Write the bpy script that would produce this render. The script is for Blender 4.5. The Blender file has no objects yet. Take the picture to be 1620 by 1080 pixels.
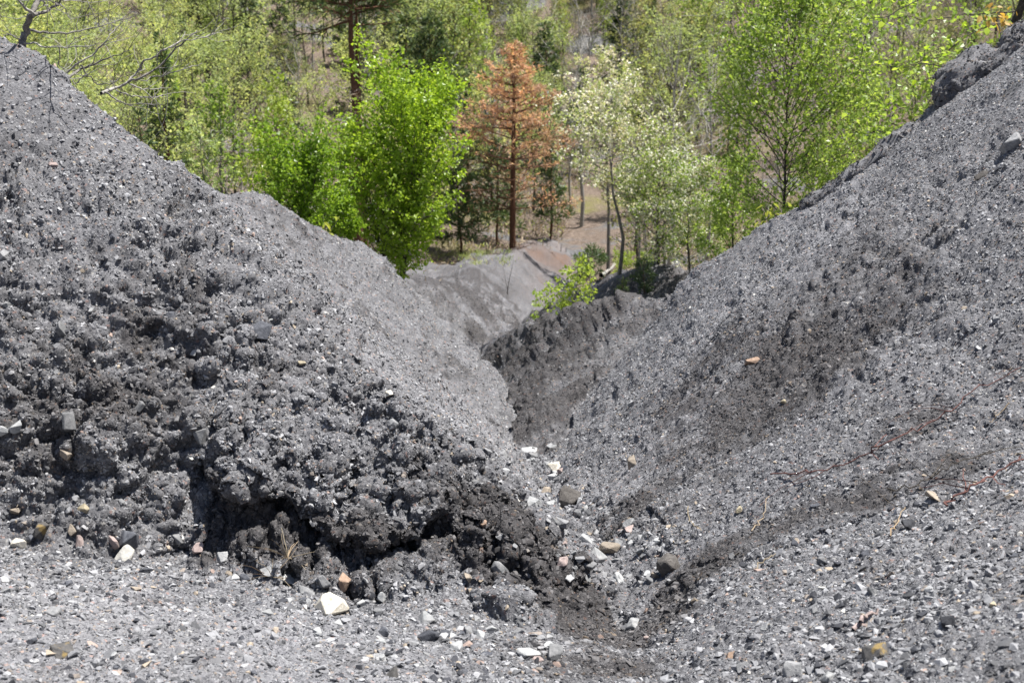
import bpy, math, random, time
import numpy as np
from mathutils import Vector, Matrix, Euler
from mathutils.bvhtree import BVHTree

T0 = time.time()
scene = bpy.context.scene
COL = scene.collection
R_ = math.radians

# ------------------------------------------------------------------ camera, sky, sun, exposure
PITCH = R_(18.0)
FPX = 2352.0                                    # focal length in pixels of a 1620 wide picture
cam_d = bpy.data.cameras.new('camera')
cam_d.sensor_width = 36.0
cam_d.lens = FPX / 1620.0 * 36.0
cam_d.clip_start = 0.05
cam_d.clip_end = 4000.0
cam_d.dof.use_dof = True
cam_d.dof.focus_distance = 6.6
cam_d.dof.aperture_fstop = 6.3
cam = bpy.data.objects.new('camera', cam_d)
cam.location = (0, 0, 0)
cam.rotation_euler = (R_(90) - PITCH, 0, 0)
COL.objects.link(cam)
scene.camera = cam

SUN_DIR = Vector((0.34, 0.10, 0.93)).normalized()   # towards the sun: high, behind and right of the gully
elev = math.asin(SUN_DIR.z)
azim = math.atan2(SUN_DIR.x, SUN_DIR.y)
world = bpy.data.worlds.new('World')
scene.world = world
world.use_nodes = True
wn = world.node_tree.nodes
sky = wn.new('ShaderNodeTexSky')
sky.sky_type = 'NISHITA'
sky.sun_disc = False
sky.sun_elevation = elev
sky.sun_rotation = azim
wn['Background'].inputs['Strength'].default_value = 0.068
world.node_tree.links.new(sky.outputs[0], wn['Background'].inputs['Color'])
sun_d = bpy.data.lights.new('sun', 'SUN')
sun_d.energy = 5.0
sun_d.angle = R_(0.53)
sun_d.color = (1.0, 0.96, 0.90)
sun = bpy.data.objects.new('sun', sun_d)
sun.rotation_euler = SUN_DIR.to_track_quat('Z', 'Y').to_euler()
sun.location = (20, 30, 60)
COL.objects.link(sun)
scene.view_settings.view_transform = 'Standard'
scene.view_settings.look = 'None'
scene.view_settings.gamma = 1.0
scene.view_settings.exposure = 1.10
scene.view_settings.use_curve_mapping = False

# ------------------------------------------------------------------ noise (numpy)
def _hash(ix, iy, iz, seed):
    h = (ix.astype(np.uint32) * np.uint32(374761393) + iy.astype(np.uint32) * np.uint32(668265263)
         + iz.astype(np.uint32) * np.uint32(2147483647 - 1274126177) + np.uint32((seed * 974634777 + 12345) & 0xFFFFFFFF))
    h = (h ^ (h >> np.uint32(13))) * np.uint32(1274126177)
    h = (h ^ (h >> np.uint32(16))) * np.uint32(2246822519)
    return (h ^ (h >> np.uint32(15)))

def _h01(ix, iy, iz, seed):
    return (_hash(ix, iy, iz, seed) & np.uint32(0xFFFFFF)).astype(np.float32) / np.float32(0xFFFFFF)

def noise(P, scale, seed=0):
    """value noise, about -1..1; P is (n, 3)"""
    Q = (P / scale).astype(np.float32)
    I = np.floor(Q)
    Fr = Q - I
    I = I.astype(np.int64)
    U = Fr * Fr * Fr * (Fr * (Fr * 6 - 15) + 10)
    out = np.zeros(len(P), np.float32)
    for dx in (0, 1):
        wx = U[:, 0] if dx else 1 - U[:, 0]
        for dy in (0, 1):
            wy = U[:, 1] if dy else 1 - U[:, 1]
            for dz in (0, 1):
                wz = U[:, 2] if dz else 1 - U[:, 2]
                out += wx * wy * wz * _h01(I[:, 0] + dx, I[:, 1] + dy, I[:, 2] + dz, seed)
    return out * 2 - 1

def fbm(P, scale, octaves=4, seed=0, gain=0.5):
    a, s, out, tot = 1.0, scale, 0, 0
    for o in range(octaves):
        out = out + a * noise(P + 17.3 * o, s, seed + o)
        tot += a
        a *= gain
        s *= 0.5
    return out / tot

def worley(P, scale, seed=0):
    """distance to the nearest and second nearest cell point and the cell's random number"""
    Q = (P / scale).astype(np.float32)
    I = np.floor(Q).astype(np.int64)
    d1 = np.full(len(P), 9.0, np.float32)
    d2 = np.full(len(P), 9.0, np.float32)
    cid = np.zeros(len(P), np.float32)
    for dx in (-1, 0, 1):
        for dy in (-1, 0, 1):
            for dz in (-1, 0, 1):
                jx, jy, jz = I[:, 0] + dx, I[:, 1] + dy, I[:, 2] + dz
                h = _hash(jx, jy, jz, seed)
                px = jx + (h & np.uint32(1023)).astype(np.float32) / 1023
                py = jy + ((h >> np.uint32(10)) & np.uint32(1023)).astype(np.float32) / 1023
                pz = jz + ((h >> np.uint32(20)) & np.uint32(1023)).astype(np.float32) / 1023
                d = (Q[:, 0] - px) ** 2 + (Q[:, 1] - py) ** 2 + (Q[:, 2] - pz) ** 2
                closer = d < d1
                d2 = np.where(closer, d1, np.minimum(d2, d))
                cid = np.where(closer, (h & np.uint32(0xFFFF)).astype(np.float32) / 65535, cid)
                d1 = np.where(closer, d, d1)
    return np.sqrt(d1), np.sqrt(d2), cid

def sstep(a, b, x):
    t = np.clip((x - a) / (b - a), 0, 1)
    return t * t * (3 - 2 * t)

# ------------------------------------------------------------------ the lie of the land
CP, SP = math.cos(PITCH), math.sin(PITCH)
def site(px, py, Y):
    """the point Y metres ahead that is seen at that place of the photograph"""
    a, b = (px - 810) / FPX, (540 - py) / FPX
    yc, zc = CP + b * SP, -SP + b * CP
    return np.array([a * Y / yc, Y, zc * Y / yc])

FLOOR = [(-20, 1.5), (0, -1.30), (3.9, -2.36), (5, -2.68), (7.2, -3.28), (10.3, -4.12), (14, -5.12), (17.5, -6.05), (21, -7.0), (25, -8.0), (32, -9.4),
         (44, -11.0), (56, -11.6), (64, -11.3), (72, -9.4), (84, -6.0), (100, -0.5), (125, 8.0), (160, 19.0), (220, 26), (400, 24), (1500, 10)]
CENTRE = [(-20, .3), (0, .35), (4.1, .40), (5, .42), (7.2, .2), (10.3, .06), (14, -.28), (17.5, -.52), (21, -.1), (25, .45), (32, 1.1), (44, 2.5), (56, 3.6), (65, 3.8), (90, 1.5), (1500, 0)]
def smooth_interp(tab, y):
    """monotone-ish cubic through a table"""
    xs = np.array([t[0] for t in tab], float)
    ys = np.array([t[1] for t in tab], float)
    m = np.gradient(ys, xs)
    i = np.clip(np.searchsorted(xs, y) - 1, 0, len(xs) - 2)
    h = xs[i + 1] - xs[i]
    t = np.clip((y - xs[i]) / h, 0, 1)
    return ((2 * t**3 - 3 * t**2 + 1) * ys[i] + (t**3 - 2 * t**2 + t) * h * m[i]
            + (-2 * t**3 + 3 * t**2) * ys[i + 1] + (t**3 - t**2) * h * m[i + 1])

def ridge(x, y, crest, rnd):
    """height of a ridge: its crest is a line of points (x, y, z, fall to the right, fall to the left)"""
    C = np.array(crest)
    parts, near, w = [], np.full(x.shape, 1e9), np.zeros(x.shape)
    for p, q in zip(C[:-1], C[1:]):
        dx, dy = q[0] - p[0], q[1] - p[1]
        L2 = dx * dx + dy * dy
        t = np.clip(((x - p[0]) * dx + (y - p[1]) * dy) / L2, 0, 1)
        d = np.hypot(x - (p[0] + t * dx), y - (p[1] + t * dy))
        off = (dx * (y - p[1]) - dy * (x - p[0])) / math.sqrt(L2)          # >0: left of the crest line
        closer = d < near
        w = np.where(closer, np.clip(0.5 + off / (d + 0.05), 0, 1), w)
        near = np.minimum(near, d)
        parts.append((p, q, t, np.sqrt(d * d + rnd * rnd) - rnd))
    best = np.full(x.shape, -1e9)
    for p, q, t, d in parts:
        sr, sl = p[3] + t * (q[3] - p[3]), p[4] + t * (q[4] - p[4])
        best = np.maximum(best, p[2] + t * (q[2] - p[2]) - (sr + (sl - sr) * w) * d)
    return best

def smax(a, b, k):
    h = np.clip(0.5 + 0.5 * (a - b) / k, 0, 1)
    return b * (1 - h) + a * h + k * h * (1 - h)

def crest(*pts):
    return [tuple(site(px, py, Y)) + (sr, sl) for px, py, Y, sr, sl in pts]
CREST_B = crest((200, 230, 9.6, 1, .7), (340, 308, 10.0, 1, .7), (420, 318, 10.8, 1.05, .7), (490, 362, 11.4, 1.15, .7), (573, 390, 12.2, 1.25, .7), (653, 472, 13.6, 1.3, .8), (740, 588, 17, 1.3, .8))
CREST_F = crest((520, 420, 17.5, .95, .34), (640, 440, 20, .95, .34), (720, 447, 23, .95, .34), (790, 408, 31, .8, .34), (840, 386, 38, .6, .34), (872, 376, 46, .5, .34), (890, 368, 58, .4, .34))
CREST_T = crest((1500, 380, 18, .5, .6), (1250, 402, 18.5, .5, .6), (1100, 424, 19, .5, .6), (985, 436, 19.5, .5, .6), (935, 466, 20.5, .7, .7), (905, 500, 21.5, .8, .8))
def base(x, y):
    """gully bed, near bank and the land between the ridges"""
    fl = smooth_interp(FLOOR, y)
    d = x - smooth_interp(CENTRE, y)
    near = sstep(11, 6, y)
    fl = fl - 0.13 * np.exp(-(d / 0.24) ** 2) * sstep(3.9, 5.2, y) * sstep(11, 9, y)
    z = fl + near * (0.42 * np.maximum(d - 0.05, 0) + 0.12 * np.maximum(-d - 0.2, 0))
    return z + (1 - near) * (0.16 * np.maximum(np.abs(d) - 0.6, 0) - 0.10 * np.maximum(np.abs(d) - 14, 0)) * sstep(120, 60, y)

def onbase(px, py, up=0.0):
    Y = np.linspace(2.5, 14, 2400)
    P = np.array([site(px, py, t) for t in Y])
    k = int(np.argmax(P[:, 2] < base(P[:, 0], P[:, 1]) + up))
    return P[k]

class Surface:
    """smooth surface z(x, y) through scattered points"""
    def __init__(self, pts, c=0.12):
        P = np.array(pts, float)
        self.P, self.c = P, c
        n = len(P)
        A = np.zeros((n + 3, n + 3))
        A[:n, :n] = np.sqrt(((P[:, None, :2] - P[None, :, :2]) ** 2).sum(-1) + c * c)
        A[:n, n], A[:n, n + 1:] = 1, P[:, :2]
        A[n:, :n] = A[:n, n:].T
        self.w = np.linalg.solve(A, np.concatenate([P[:, 2], np.zeros(3)]))
    def __call__(self, x, y):
        out = self.w[-3] + self.w[-2] * x + self.w[-1] * y
        for k, p in enumerate(self.P):
            out += self.w[k] * np.sqrt((x - p[0]) ** 2 + (y - p[1]) ** 2 + self.c ** 2)
        return out

def behind(x, y, line, s):
    """limits a surface behind its crest line: the fall on the line's left side, nothing on its right"""
    best, lim = np.full(x.shape, 1e9), np.full(x.shape, 1e9)
    for p, q in zip(line[:-1], line[1:]):
        dx, dy = q[0] - p[0], q[1] - p[1]
        t = np.clip(((x - p[0]) * dx + (y - p[1]) * dy) / (dx * dx + dy * dy), 0, 1)
        d = np.hypot(x - (p[0] + t * dx), y - (p[1] + t * dy))
        left = dx * (y - p[1]) - dy * (x - p[0]) > 0
        z = np.where(left, p[2] + t * (q[2] - p[2]) - s * d, 1e9)
        closer = d < best
        lim = np.where(closer, z, lim)
        best = np.minimum(best, d)
    return lim

def plane_r(px, py):
    k = site(px, py, 1.0)
    Y = 2.924 / (0.8 * k[0] - 0.1 - k[2])
    return site(px, py, Y)

S_ = site
LINE_A = [S_(-900, -560, 7.3), S_(-420, -240, 7.1), S_(-150, -55, 6.9), S_(0, 58, 6.9), S_(60, 85, 6.87), S_(150, 165, 6.78), S_(300, 285, 6.75), S_(370, 330, 7.2), S_(440, 395, 7.9), S_(530, 470, 8.5), S_(640, 565, 9.1),
          S_(740, 645, 9.8), S_(805, 698, 10.4), onbase(840, 690)]
def dense(line, step=0.22):
    out = []
    for p, q in zip(line[:-1], line[1:]):
        n = max(1, int(np.linalg.norm(q - p) / step))
        out += [p + (q - p) * k / n for k in range(n)]
    return out + [line[-1]]
MOUND = Surface(dense(LINE_A[:-1]) + [S_(430, 430, 6.25), S_(500, 560, 6.05), S_(560, 525, 7.3), S_(620, 640, 5.95), S_(690, 640, 7.8), S_(740, 690, 8.0), S_(690, 690, 5.95),
                S_(340, 770, 5.2), S_(450, 768, 5.28), S_(560, 775, 5.32), S_(640, 760, 5.42), S_(710, 735, 5.6), S_(770, 750, 6.4),
                S_(500, 830, 5.08), S_(610, 810, 5.2), S_(700, 800, 5.32), S_(620, 850, 5.03), S_(700, 840, 5.12), S_(800, 830, 5.5), S_(860, 880, 5.35), S_(740, 900, 4.98), S_(560, 890, 4.93),
                S_(150, 500, 5.84), S_(0, 450, 5.92), S_(-200, 400, 5.95), S_(300, 560, 5.84), S_(0, 680, 5.3), S_(200, 700, 5.3), S_(-300, 700, 5.0),
                onbase(-600, 860), onbase(-300, 862), onbase(0, 866), onbase(300, 880), onbase(500, 935), onbase(600, 952), onbase(700, 965), onbase(850, 1000), onbase(960, 975), onbase(995, 930), onbase(950, 870), onbase(880, 810), onbase(850, 770), onbase(830, 735)], 0.08)
LINE_R = [np.array([-1.0, 9.9, -4.9]), S_(885, 688, 10.35), S_(970, 590, 10.75), S_(1060, 486, 10.95), S_(1100, 428, 10.9), S_(1200, 370, 10.6), S_(1300, 305, 10.4), S_(1400, 229, 10.4), S_(1510, 139, 10.5), S_(1620, 44, 10.6), S_(1720, -40, 10.7), S_(2500, -650, 11.2)]
SLOPE = Surface(dense(LINE_R[1:-1], 0.3) + [plane_r(1300, 600), plane_r(1500, 450), plane_r(1200, 650), plane_r(1150, 520), plane_r(1400, 400), plane_r(1620, 300), plane_r(1900, 300),
                onbase(1060, 935), onbase(1200, 885), onbase(1300, 850), onbase(1480, 785), onbase(1620, 720), onbase(1900, 640), onbase(1000, 880), onbase(950, 820), onbase(910, 765), onbase(880, 720)], 0.1)

LINE_S = [S_(700, 640, 18.2), S_(747, 590, 17.2), S_(790, 546, 16.2), S_(832, 509, 15.2), S_(880, 500, 14.2), S_(960, 484, 13.0), S_(1060, 468, 12.4), S_(1180, 418, 12.0), S_(1400, 330, 11.8)]
SPUR = Surface(dense(LINE_S[1:], .25) + [S_(832, 690, 10.3), S_(812, 665, 11.3), S_(790, 640, 12.6), S_(770, 615, 14.6), S_(752, 600, 16.4), S_(900, 600, 11.35), S_(960, 560, 11.6), S_(850, 590, 12.6), S_(1000, 640, 10.6), S_(850, 648, 10.95), S_(812, 600, 13.7)], 0.12)

def land(x, y):
    """heights and the number of the landform: 0 bed, near bank and valley, 1 left mound, 2 ridge behind it, 3 far shoulder, 4 right slope, 5 spur, 6 far bank"""
    hs = [base(x, y)]
    nearby = y < 40
    a, r, sp = np.full(x.shape, -50.0), np.full(x.shape, -50.0), np.full(x.shape, -50.0)
    sp[nearby] = np.minimum(SPUR(x[nearby], y[nearby]), behind(x[nearby], y[nearby], LINE_S, 0.8))
    a[nearby] = np.minimum(MOUND(x[nearby], y[nearby]), behind(x[nearby], y[nearby], LINE_A, 0.95))
    r[nearby] = np.minimum(SLOPE(x[nearby], y[nearby]), behind(x[nearby], y[nearby], LINE_R, 1.0))
    hs.append(a)
    hs.append(ridge(x, y, CREST_B, 0.12))
    hs.append(ridge(x, y, CREST_F, 0.2))
    hs.append(r)
    hs.append(sp)
    hs.append(ridge(x, y, CREST_T, 0.2))
    H = np.stack(hs)
    idx = np.argmax(H, axis=0)
    out = H[0]
    for k in range(1, len(hs)):
        out = smax(out, H[k], 0.05 if k != 3 else 0.2)
    return out, idx
# ------------------------------------------------------------------ materials
def material(name, rough=0.9):
    m = bpy.data.materials.new(name)
    m.use_nodes = True
    b = m.node_tree.nodes['Principled BSDF']
    b.inputs['Roughness'].default_value = rough
    b.inputs['Specular IOR Level'].default_value = 0.25
    return m, m.node_tree.nodes, m.node_tree.links, b

def ramp(nodes, stops):
    r = nodes.new('ShaderNodeValToRGB')
    e = r.color_ramp.elements
    while len(e) > 1:
        e.remove(e[-1])
    e[0].position, e[0].color = stops[0][0], (*stops[0][1], 1)
    for p, c in stops[1:]:
        n = e.new(p)
        n.color = (*c, 1)
    return r

def noise_tex(nodes, links, coord, scale, detail=4, rough=0.6):
    n = nodes.new('ShaderNodeTexNoise')
    n.inputs['Scale'].default_value = scale
    n.inputs['Detail'].default_value = detail
    n.inputs['Roughness'].default_value = rough
    links.new(coord, n.inputs['Vector'])
    return n

def mix(nodes, links, fac, a, b, mode='MIX'):
    n = nodes.new('ShaderNodeMix')
    n.data_type = 'RGBA'
    n.blend_type = mode
    for k, v in ((0, fac), (6, a), (7, b)):
        if isinstance(v, bpy.types.NodeSocket):
            links.new(v, n.inputs[k])
        elif k == 0:
            n.inputs[0].default_value = v
        else:
            n.inputs[k].default_value = (*v, 1)
    return n.outputs[2]

def shale_material():
    m, N, L, B = material('shale', 0.88)
    geo = N.new('ShaderNodeNewGeometry')
    co = geo.outputs['Position']
    big = noise_tex(N, L, co, 1.3, 5)
    mid = noise_tex(N, L, co, 14, 6, 0.7)
    fine = noise_tex(N, L, co, 110, 5, 0.75)
    c0 = ramp(N, [(0.30, (0.070, 0.071, 0.076)), (0.5, (0.178, 0.180, 0.189)), (0.68, (0.30, 0.303, 0.314))])
    L.new(fine.outputs['Fac'], c0.inputs[0])
    c1 = ramp(N, [(0.35, (0.62, 0.62, 0.64)), (0.65, (1.12, 1.11, 1.10))])
    L.new(mid.outputs['Fac'], c1.inputs[0])
    col = mix(N, L, 1.0, c0.outputs[0], c1.outputs[0], 'MULTIPLY')
    c2 = ramp(N, [(0.35, (0.86, 0.85, 0.84)), (0.65, (1.08, 1.08, 1.10))])
    L.new(big.outputs['Fac'], c2.inputs[0])
    col = mix(N, L, 1.0, col, c2.outputs[0], 'MULTIPLY')
    # small chips of other stone: pale, tan, pink, black
    v = N.new('ShaderNodeTexVoronoi')
    v.inputs['Scale'].default_value = 95
    L.new(co, v.inputs['Vector'])
    sp = N.new('ShaderNodeSeparateColor')
    L.new(v.outputs['Color'], sp.inputs[0])
    chips = ramp(N, [(0.0, (0.04, 0.042, 0.05)), (0.18, (0.13, 0.13, 0.14)), (0.6, (0.18, 0.18, 0.19)), (0.9, (0.30, 0.30, 0.31)), (0.945, (0.30, 0.22, 0.16)), (0.97, (0.33, 0.19, 0.15)), (0.985, (0.5, 0.49, 0.46))])
    chips.color_ramp.interpolation = 'CONSTANT'
    L.new(sp.outputs[0], chips.inputs[0])
    col = mix(N, L, 0.45, col, chips.outputs[0])
    # damp brown earth with the spur's painted shade, paler ground, rusty needles, from the land's own attributes
    a = N.new('ShaderNodeAttribute')
    a.attribute_name = 'stain_shade'
    s2 = N.new('ShaderNodeSeparateColor')
    L.new(a.outputs['Color'], s2.inputs[0])
    col = mix(N, L, s2.outputs[0], col, mix(N, L, 1.0, col, (0.36, 0.338, 0.325), 'MULTIPLY'))
    col = mix(N, L, s2.outputs[1], col, mix(N, L, 1.0, col, (1.5, 1.5, 1.5), 'MULTIPLY'))
    rust = ramp(N, [(0.35, (0.06, 0.04, 0.03)), (0.55, (0.15, 0.085, 0.055)), (0.7, (0.22, 0.16, 0.12))])
    L.new(fine.outputs['Fac'], rust.inputs[0])
    col = mix(N, L, s2.outputs[2], col, rust.outputs[0])
    L.new(col, B.inputs['Base Color'])
    bp = N.new('ShaderNodeBump')
    bp.inputs['Strength'].default_value = 0.9
    bp.inputs['Distance'].default_value = 0.012
    L.new(fine.outputs['Fac'], bp.inputs['Height'])
    L.new(bp.outputs[0], B.inputs['Normal'])
    return m

def litter_material():
    m, N, L, B = material('forest_floor', 0.95)
    geo = N.new('ShaderNodeNewGeometry')
    co = geo.outputs['Position']
    big = noise_tex(N, L, co, 0.22, 5, 0.6)
    fine = noise_tex(N, L, co, 9, 6, 0.75)
    c0 = ramp(N, [(0.3, (0.07, 0.053, 0.043)), (0.5, (0.165, 0.127, 0.102)), (0.7, (0.29, 0.23, 0.19))])
    L.new(fine.outputs['Fac'], c0.inputs[0])
    c1 = ramp(N, [(0.3, (0.10, 0.105, 0.035)), (0.5, (0.17, 0.16, 0.06)), (0.7, (0.24, 0.21, 0.10))])
    L.new(fine.outputs['Fac'], c1.inputs[0])
    c2 = ramp(N, [(0.3, (0.09, 0.09, 0.095)), (0.7, (0.2, 0.2, 0.205))])
    L.new(fine.outputs['Fac'], c2.inputs[0])
    f1 = ramp(N, [(0.55, (0, 0, 0)), (0.66, (1, 1, 1))])
    L.new(big.outputs['Fac'], f1.inputs[0])
    f2 = ramp(N, [(0.40, (1, 1, 1)), (0.45, (0, 0, 0))])
    L.new(big.outputs['Fac'], f2.inputs[0])
    col = mix(N, L, f1.outputs[0], c0.outputs[0], c1.outputs[0])
    col = mix(N, L, f2.outputs[0], col, c2.outputs[0])
    L.new(col, B.inputs['Base Color'])
    bp = N.new('ShaderNodeBump')
    bp.inputs['Strength'].default_value = 1.0
    bp.inputs['Distance'].default_value = 0.12
    L.new(fine.outputs['Fac'], bp.inputs['Height'])
    L.new(bp.outputs[0], B.inputs['Normal'])
    return m

SHALE = shale_material()
LITTER = litter_material()

# ------------------------------------------------------------------ mesh helpers
def mesh_from(name, verts, quads, smooth=False, mats=(), mat_idx=None):
    me = bpy.data.meshes.new(name)
    verts = np.asarray(verts, np.float32)
    quads = np.asarray(quads, np.int32)
    n, k = quads.shape
    me.vertices.add(len(verts))
    me.vertices.foreach_set('co', verts.ravel())
    me.loops.add(n * k)
    me.loops.foreach_set('vertex_index', quads.ravel())
    me.polygons.add(n)
    me.polygons.foreach_set('loop_start', np.arange(0, n * k, k, dtype=np.int32))
    for m in mats:
        me.materials.append(m)
    if mat_idx is not None:
        me.polygons.foreach_set('material_index', np.asarray(mat_idx, np.int32))
    me.polygons.foreach_set('use_smooth', np.full(n, smooth, dtype=bool))
    me.update(calc_edges=True)
    return me

def link(name, me, parent=None, **props):
    o = bpy.data.objects.new(name, me)
    COL.objects.link(o)
    if parent is not None:
        o.parent = parent
    for k, v in props.items():
        o[k] = v
    return o

def thing(name, label, cat, loc=(0, 0, 0), group=None):
    o = link(name, None, label=label, category=cat)
    o.empty_display_size = 0.1
    o.location = loc
    if group:
        o['group'] = group
    return o

# ------------------------------------------------------------------ the ground: one sheet in rings round the standpoint, finest where it is near
daz = math.atan(810 / FPX) + R_(1.2)
wide = R_(31)
N_AZ = 830
az = np.concatenate([np.linspace(-math.pi, -wide, 30)[:-1], np.linspace(-wide, -daz, 100)[:-1], np.linspace(-daz, daz, N_AZ), np.linspace(daz, wide, 100)[1:], np.linspace(wide, math.pi, 30)[1:]])
rad = np.concatenate([[0.05, .6, 1.2, 1.8, 2.2, 2.5], np.geomspace(2.7, 4.55, 190), np.geomspace(4.55, 6.2, 330)[1:], np.geomspace(6.2, 11.5, 260)[1:], np.geomspace(11.5, 24, 130)[1:], np.geomspace(24, 100, 120)[1:], np.geomspace(100, 1400, 22)[1:]])
A_, Rr = np.meshgrid(az, rad)
NR, NA = A_.shape
gx, gy = (Rr * np.sin(A_)).ravel(), (Rr * np.cos(A_)).ravel()
gz, gid = land(gx, gy)
G = np.stack([gx, gy, gz], 1)

def grid_normals(G):
    g = G.reshape(NR, NA, 3)
    du = np.empty_like(g)
    dv = np.empty_like(g)
    du[:, 1:-1] = g[:, 2:] - g[:, :-2]
    du[:, 0], du[:, -1] = g[:, 1] - g[:, 0], g[:, -1] - g[:, -2]
    dv[1:-1] = g[2:] - g[:-2]
    dv[0], dv[-1] = g[1] - g[0], g[-1] - g[-2]
    n = np.cross(du, dv)
    n /= np.linalg.norm(n, axis=2, keepdims=True) + 1e-12
    return n.reshape(-1, 3)

def blob(P, centre, radius):
    d = np.linalg.norm((P - np.asarray(centre)) / np.asarray(radius), axis=1)
    return np.clip(1 - d * d, 0, 1)

GN_ = grid_normals(G)
dist = np.hypot(gx, gy)
det = np.zeros(len(G))
nearm = (dist < 26) & (np.abs(A_.ravel()) < R_(40)) & (dist > 2)
P = G[nearm]
idn = gid[nearm]
is_m, is_r, is_s, is_b = (np.isin(idn, k).astype(np.float32) for k in ([1], [4], [5], [2, 3]))
is_bed = (idn == 0).astype(np.float32)
lipm = np.clip(sum(blob(P, S_(px, py, Y), r) for px, py, Y, r in ((380, 770, 5.2, .6), (550, 770, 5.2, .6), (680, 760, 5.4, .45), (640, 850, 5.1, .45), (780, 850, 5.3, .5), (300, 650, 5.5, .8), (480, 640, 5.8, .6))), 0, 1)
fade = np.clip(10.0 / np.maximum(dist[nearm], 10.0), 0.3, 1)
warp = np.stack([fbm(P, .35, 2, 41), fbm(P, .35, 2, 42), fbm(P, .35, 2, 43)], 1) * 0.05
d1, d2, c1 = worley((P + warp) * np.array([1, 1, 1.5]), 0.21, 3)
e1, e2, c2 = worley(P + warp * .6, 0.085, 5)
f1, f2, c3 = worley(P, 0.038, 7)
lump = lambda a: np.sqrt(np.clip(1 - a * a * 1.2, 0, 1))
amp = 0.30 * is_bed + 0.95 * is_m + 0.42 * is_r + 0.45 * is_s + 0.40 * is_b + 0.8 * lipm * is_m
patch = 0.55 + 0.6 * np.clip(fbm(P, 0.9, 3, 11) + .3, 0, 1)
patch2 = sstep(-0.3, 0.3, fbm(P, 0.45, 3, 12))
flank = np.clip(blob(P, S_(640, 560, 8.2), (.9, 2.0, 1.2)) * 1.4, 0, 1)       # the washed flank towards the gully is smoother
amp = amp * (1 - .55 * flank)
dd = fbm(P, 0.8, 4, 1) * 0.06 * (0.5 * is_bed + 1.0 * (1 - is_bed))
def billow(P, scale, octaves, seed, gain=.55):
    a, sc, out, tot = 1.0, scale, 0, 0
    for o in range(octaves):
        out = out + a * np.abs(noise(P + 11.7 * o, sc, seed + o))
        tot += a
        a *= gain
        sc *= .5
    return out / tot
Pw = P + warp * 1.3
coarse = np.clip(.55 * is_r * np.clip(blob(P, S_(1450, 500, 8.0), (1.4, 2.2, 1.0)) * 1.5, 0, 1), 0, 1)
amp = amp + coarse * .8
lobe = np.clip(sum(blob(P, S_(px, py, Y), r) for px, py, Y, r in ((620, 850, 5.05, .42), (720, 850, 5.15, .45), (820, 870, 5.4, .45), (500, 860, 5.0, .35))) * 1.6, 0, 1) * is_m
gutter = is_bed * sstep(4.7, 5.4, P[:, 1]) * np.clip(1 - np.abs(P[:, 0] - smooth_interp(CENTRE, P[:, 1])) / .7, 0, 1)
patch2 = np.maximum(patch2, np.maximum(lobe, gutter))
amp = amp * (1 - .4 * lobe) + .5 * lobe + .55 * gutter
dd = dd + amp * patch * ((billow(Pw * np.array([1, 1, 1.4]), .26, 4, 91) - .33) * .155 * (.35 + .65 * patch2))
dd = dd + amp * patch2 * (lump(d1) - .6) * 0.045 * c1
dd = dd + (0.2 + amp) * (1 - .45 * is_r) * (billow(Pw, .085, 3, 95) - .33) * 0.075 * (.4 + .6 * patch2)
dd = dd + (0.4 + amp * .6) * (lump(f1) - .6) * 0.020 * c3 + (0.2 + amp) * patch2 * (lump(e1) - .6) * 0.026 * c2
dd = dd + fbm(P, 0.028, 2, 21) * 0.007
dd = dd + is_r * fbm(P * np.array([.22, 1, .3]), .22, 4, 97) * .045 + is_m * flank * fbm(P * np.array([.3, 1, .35]), .2, 3, 98) * .03
# rills washed down the faces of the spur and of the ridges
u = np.stack([P[:, 0] * 0.39 - P[:, 1] * 0.92, (P[:, 0] * 0.92 + P[:, 1] * 0.39) * 0.14, P[:, 2] * 0.10], 1)
rill = fbm(u, 0.20, 5, 31, .62)
dd = dd + is_s * rill * 0.17 + is_b * fbm(P * np.array([.25, 1, .3]), 0.35, 4, 33) * 0.06
dd = dd * np.where(dist[nearm] > 12, 1.2, 1.0)
calm = 1 - .75 * np.clip(blob(P, S_(70, 95, 6.85), (.75, .7, .6)) * 1.6, 0, 1)      # the worn shoulder of the mound
dd = dd * calm
disp = GN_[nearm] * dd[:, None]
# the scarp: a lip that leans out of the mound, a dark hollow under it, a lower lobe, and a hollow at the foot
lip = np.array([S_(px, py, Y) for px, py, Y in ((240, 800, 5.05), (330, 772, 5.2), (450, 775, 5.27), (560, 798, 5.28), (640, 778, 5.4), (720, 742, 5.6), (790, 740, 6.2))])
zl = np.interp(P[:, 0], lip[:, 0], lip[:, 2])
foot = np.array([onbase(px, py) for px, py in ((240, 872), (350, 888), (500, 938), (600, 955), (700, 968), (850, 1003), (950, 985))])
zf = np.interp(P[:, 0], foot[:, 0], foot[:, 2])
wv = fbm(P * np.array([1, 1, .35]), 0.28, 3, 52)
h = P[:, 2] - zl + wv * 0.07
hf = P[:, 2] - zf + wv * 0.05
inx = sstep(lip[0, 0], lip[1, 0], P[:, 0]) * sstep(lip[6, 0] + .05, lip[5, 0], P[:, 0]) * is_m * (P[:, 1] < 6.4)
g_ = lambda x, m, w: np.exp(-((x - m) / w) ** 2)
bl1, bl2, blc = worley(P * np.array([1, .5, .8]), 0.27, 55)
push = (0.06 + .10 * blc) * g_(h, .09, .11) * (.4 + .6 * sstep(.0, .25, bl2 - bl1)) - 0.25 * g_(h, -.09, .085) + 0.06 * g_(h, -.22, .07)
inf = sstep(foot[0, 0], foot[1, 0] + .15, P[:, 0]) * sstep(foot[6, 0], foot[5, 0] - .1, P[:, 0]) * is_m * (P[:, 1] < 6)
push = push * inx - inf * 0.085 * g_(hf, .05, .06) * (.4 + .9 * np.clip(wv + .4, 0, 1)) + inf * .05 * g_(hf, .18, .08) * blc
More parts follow.
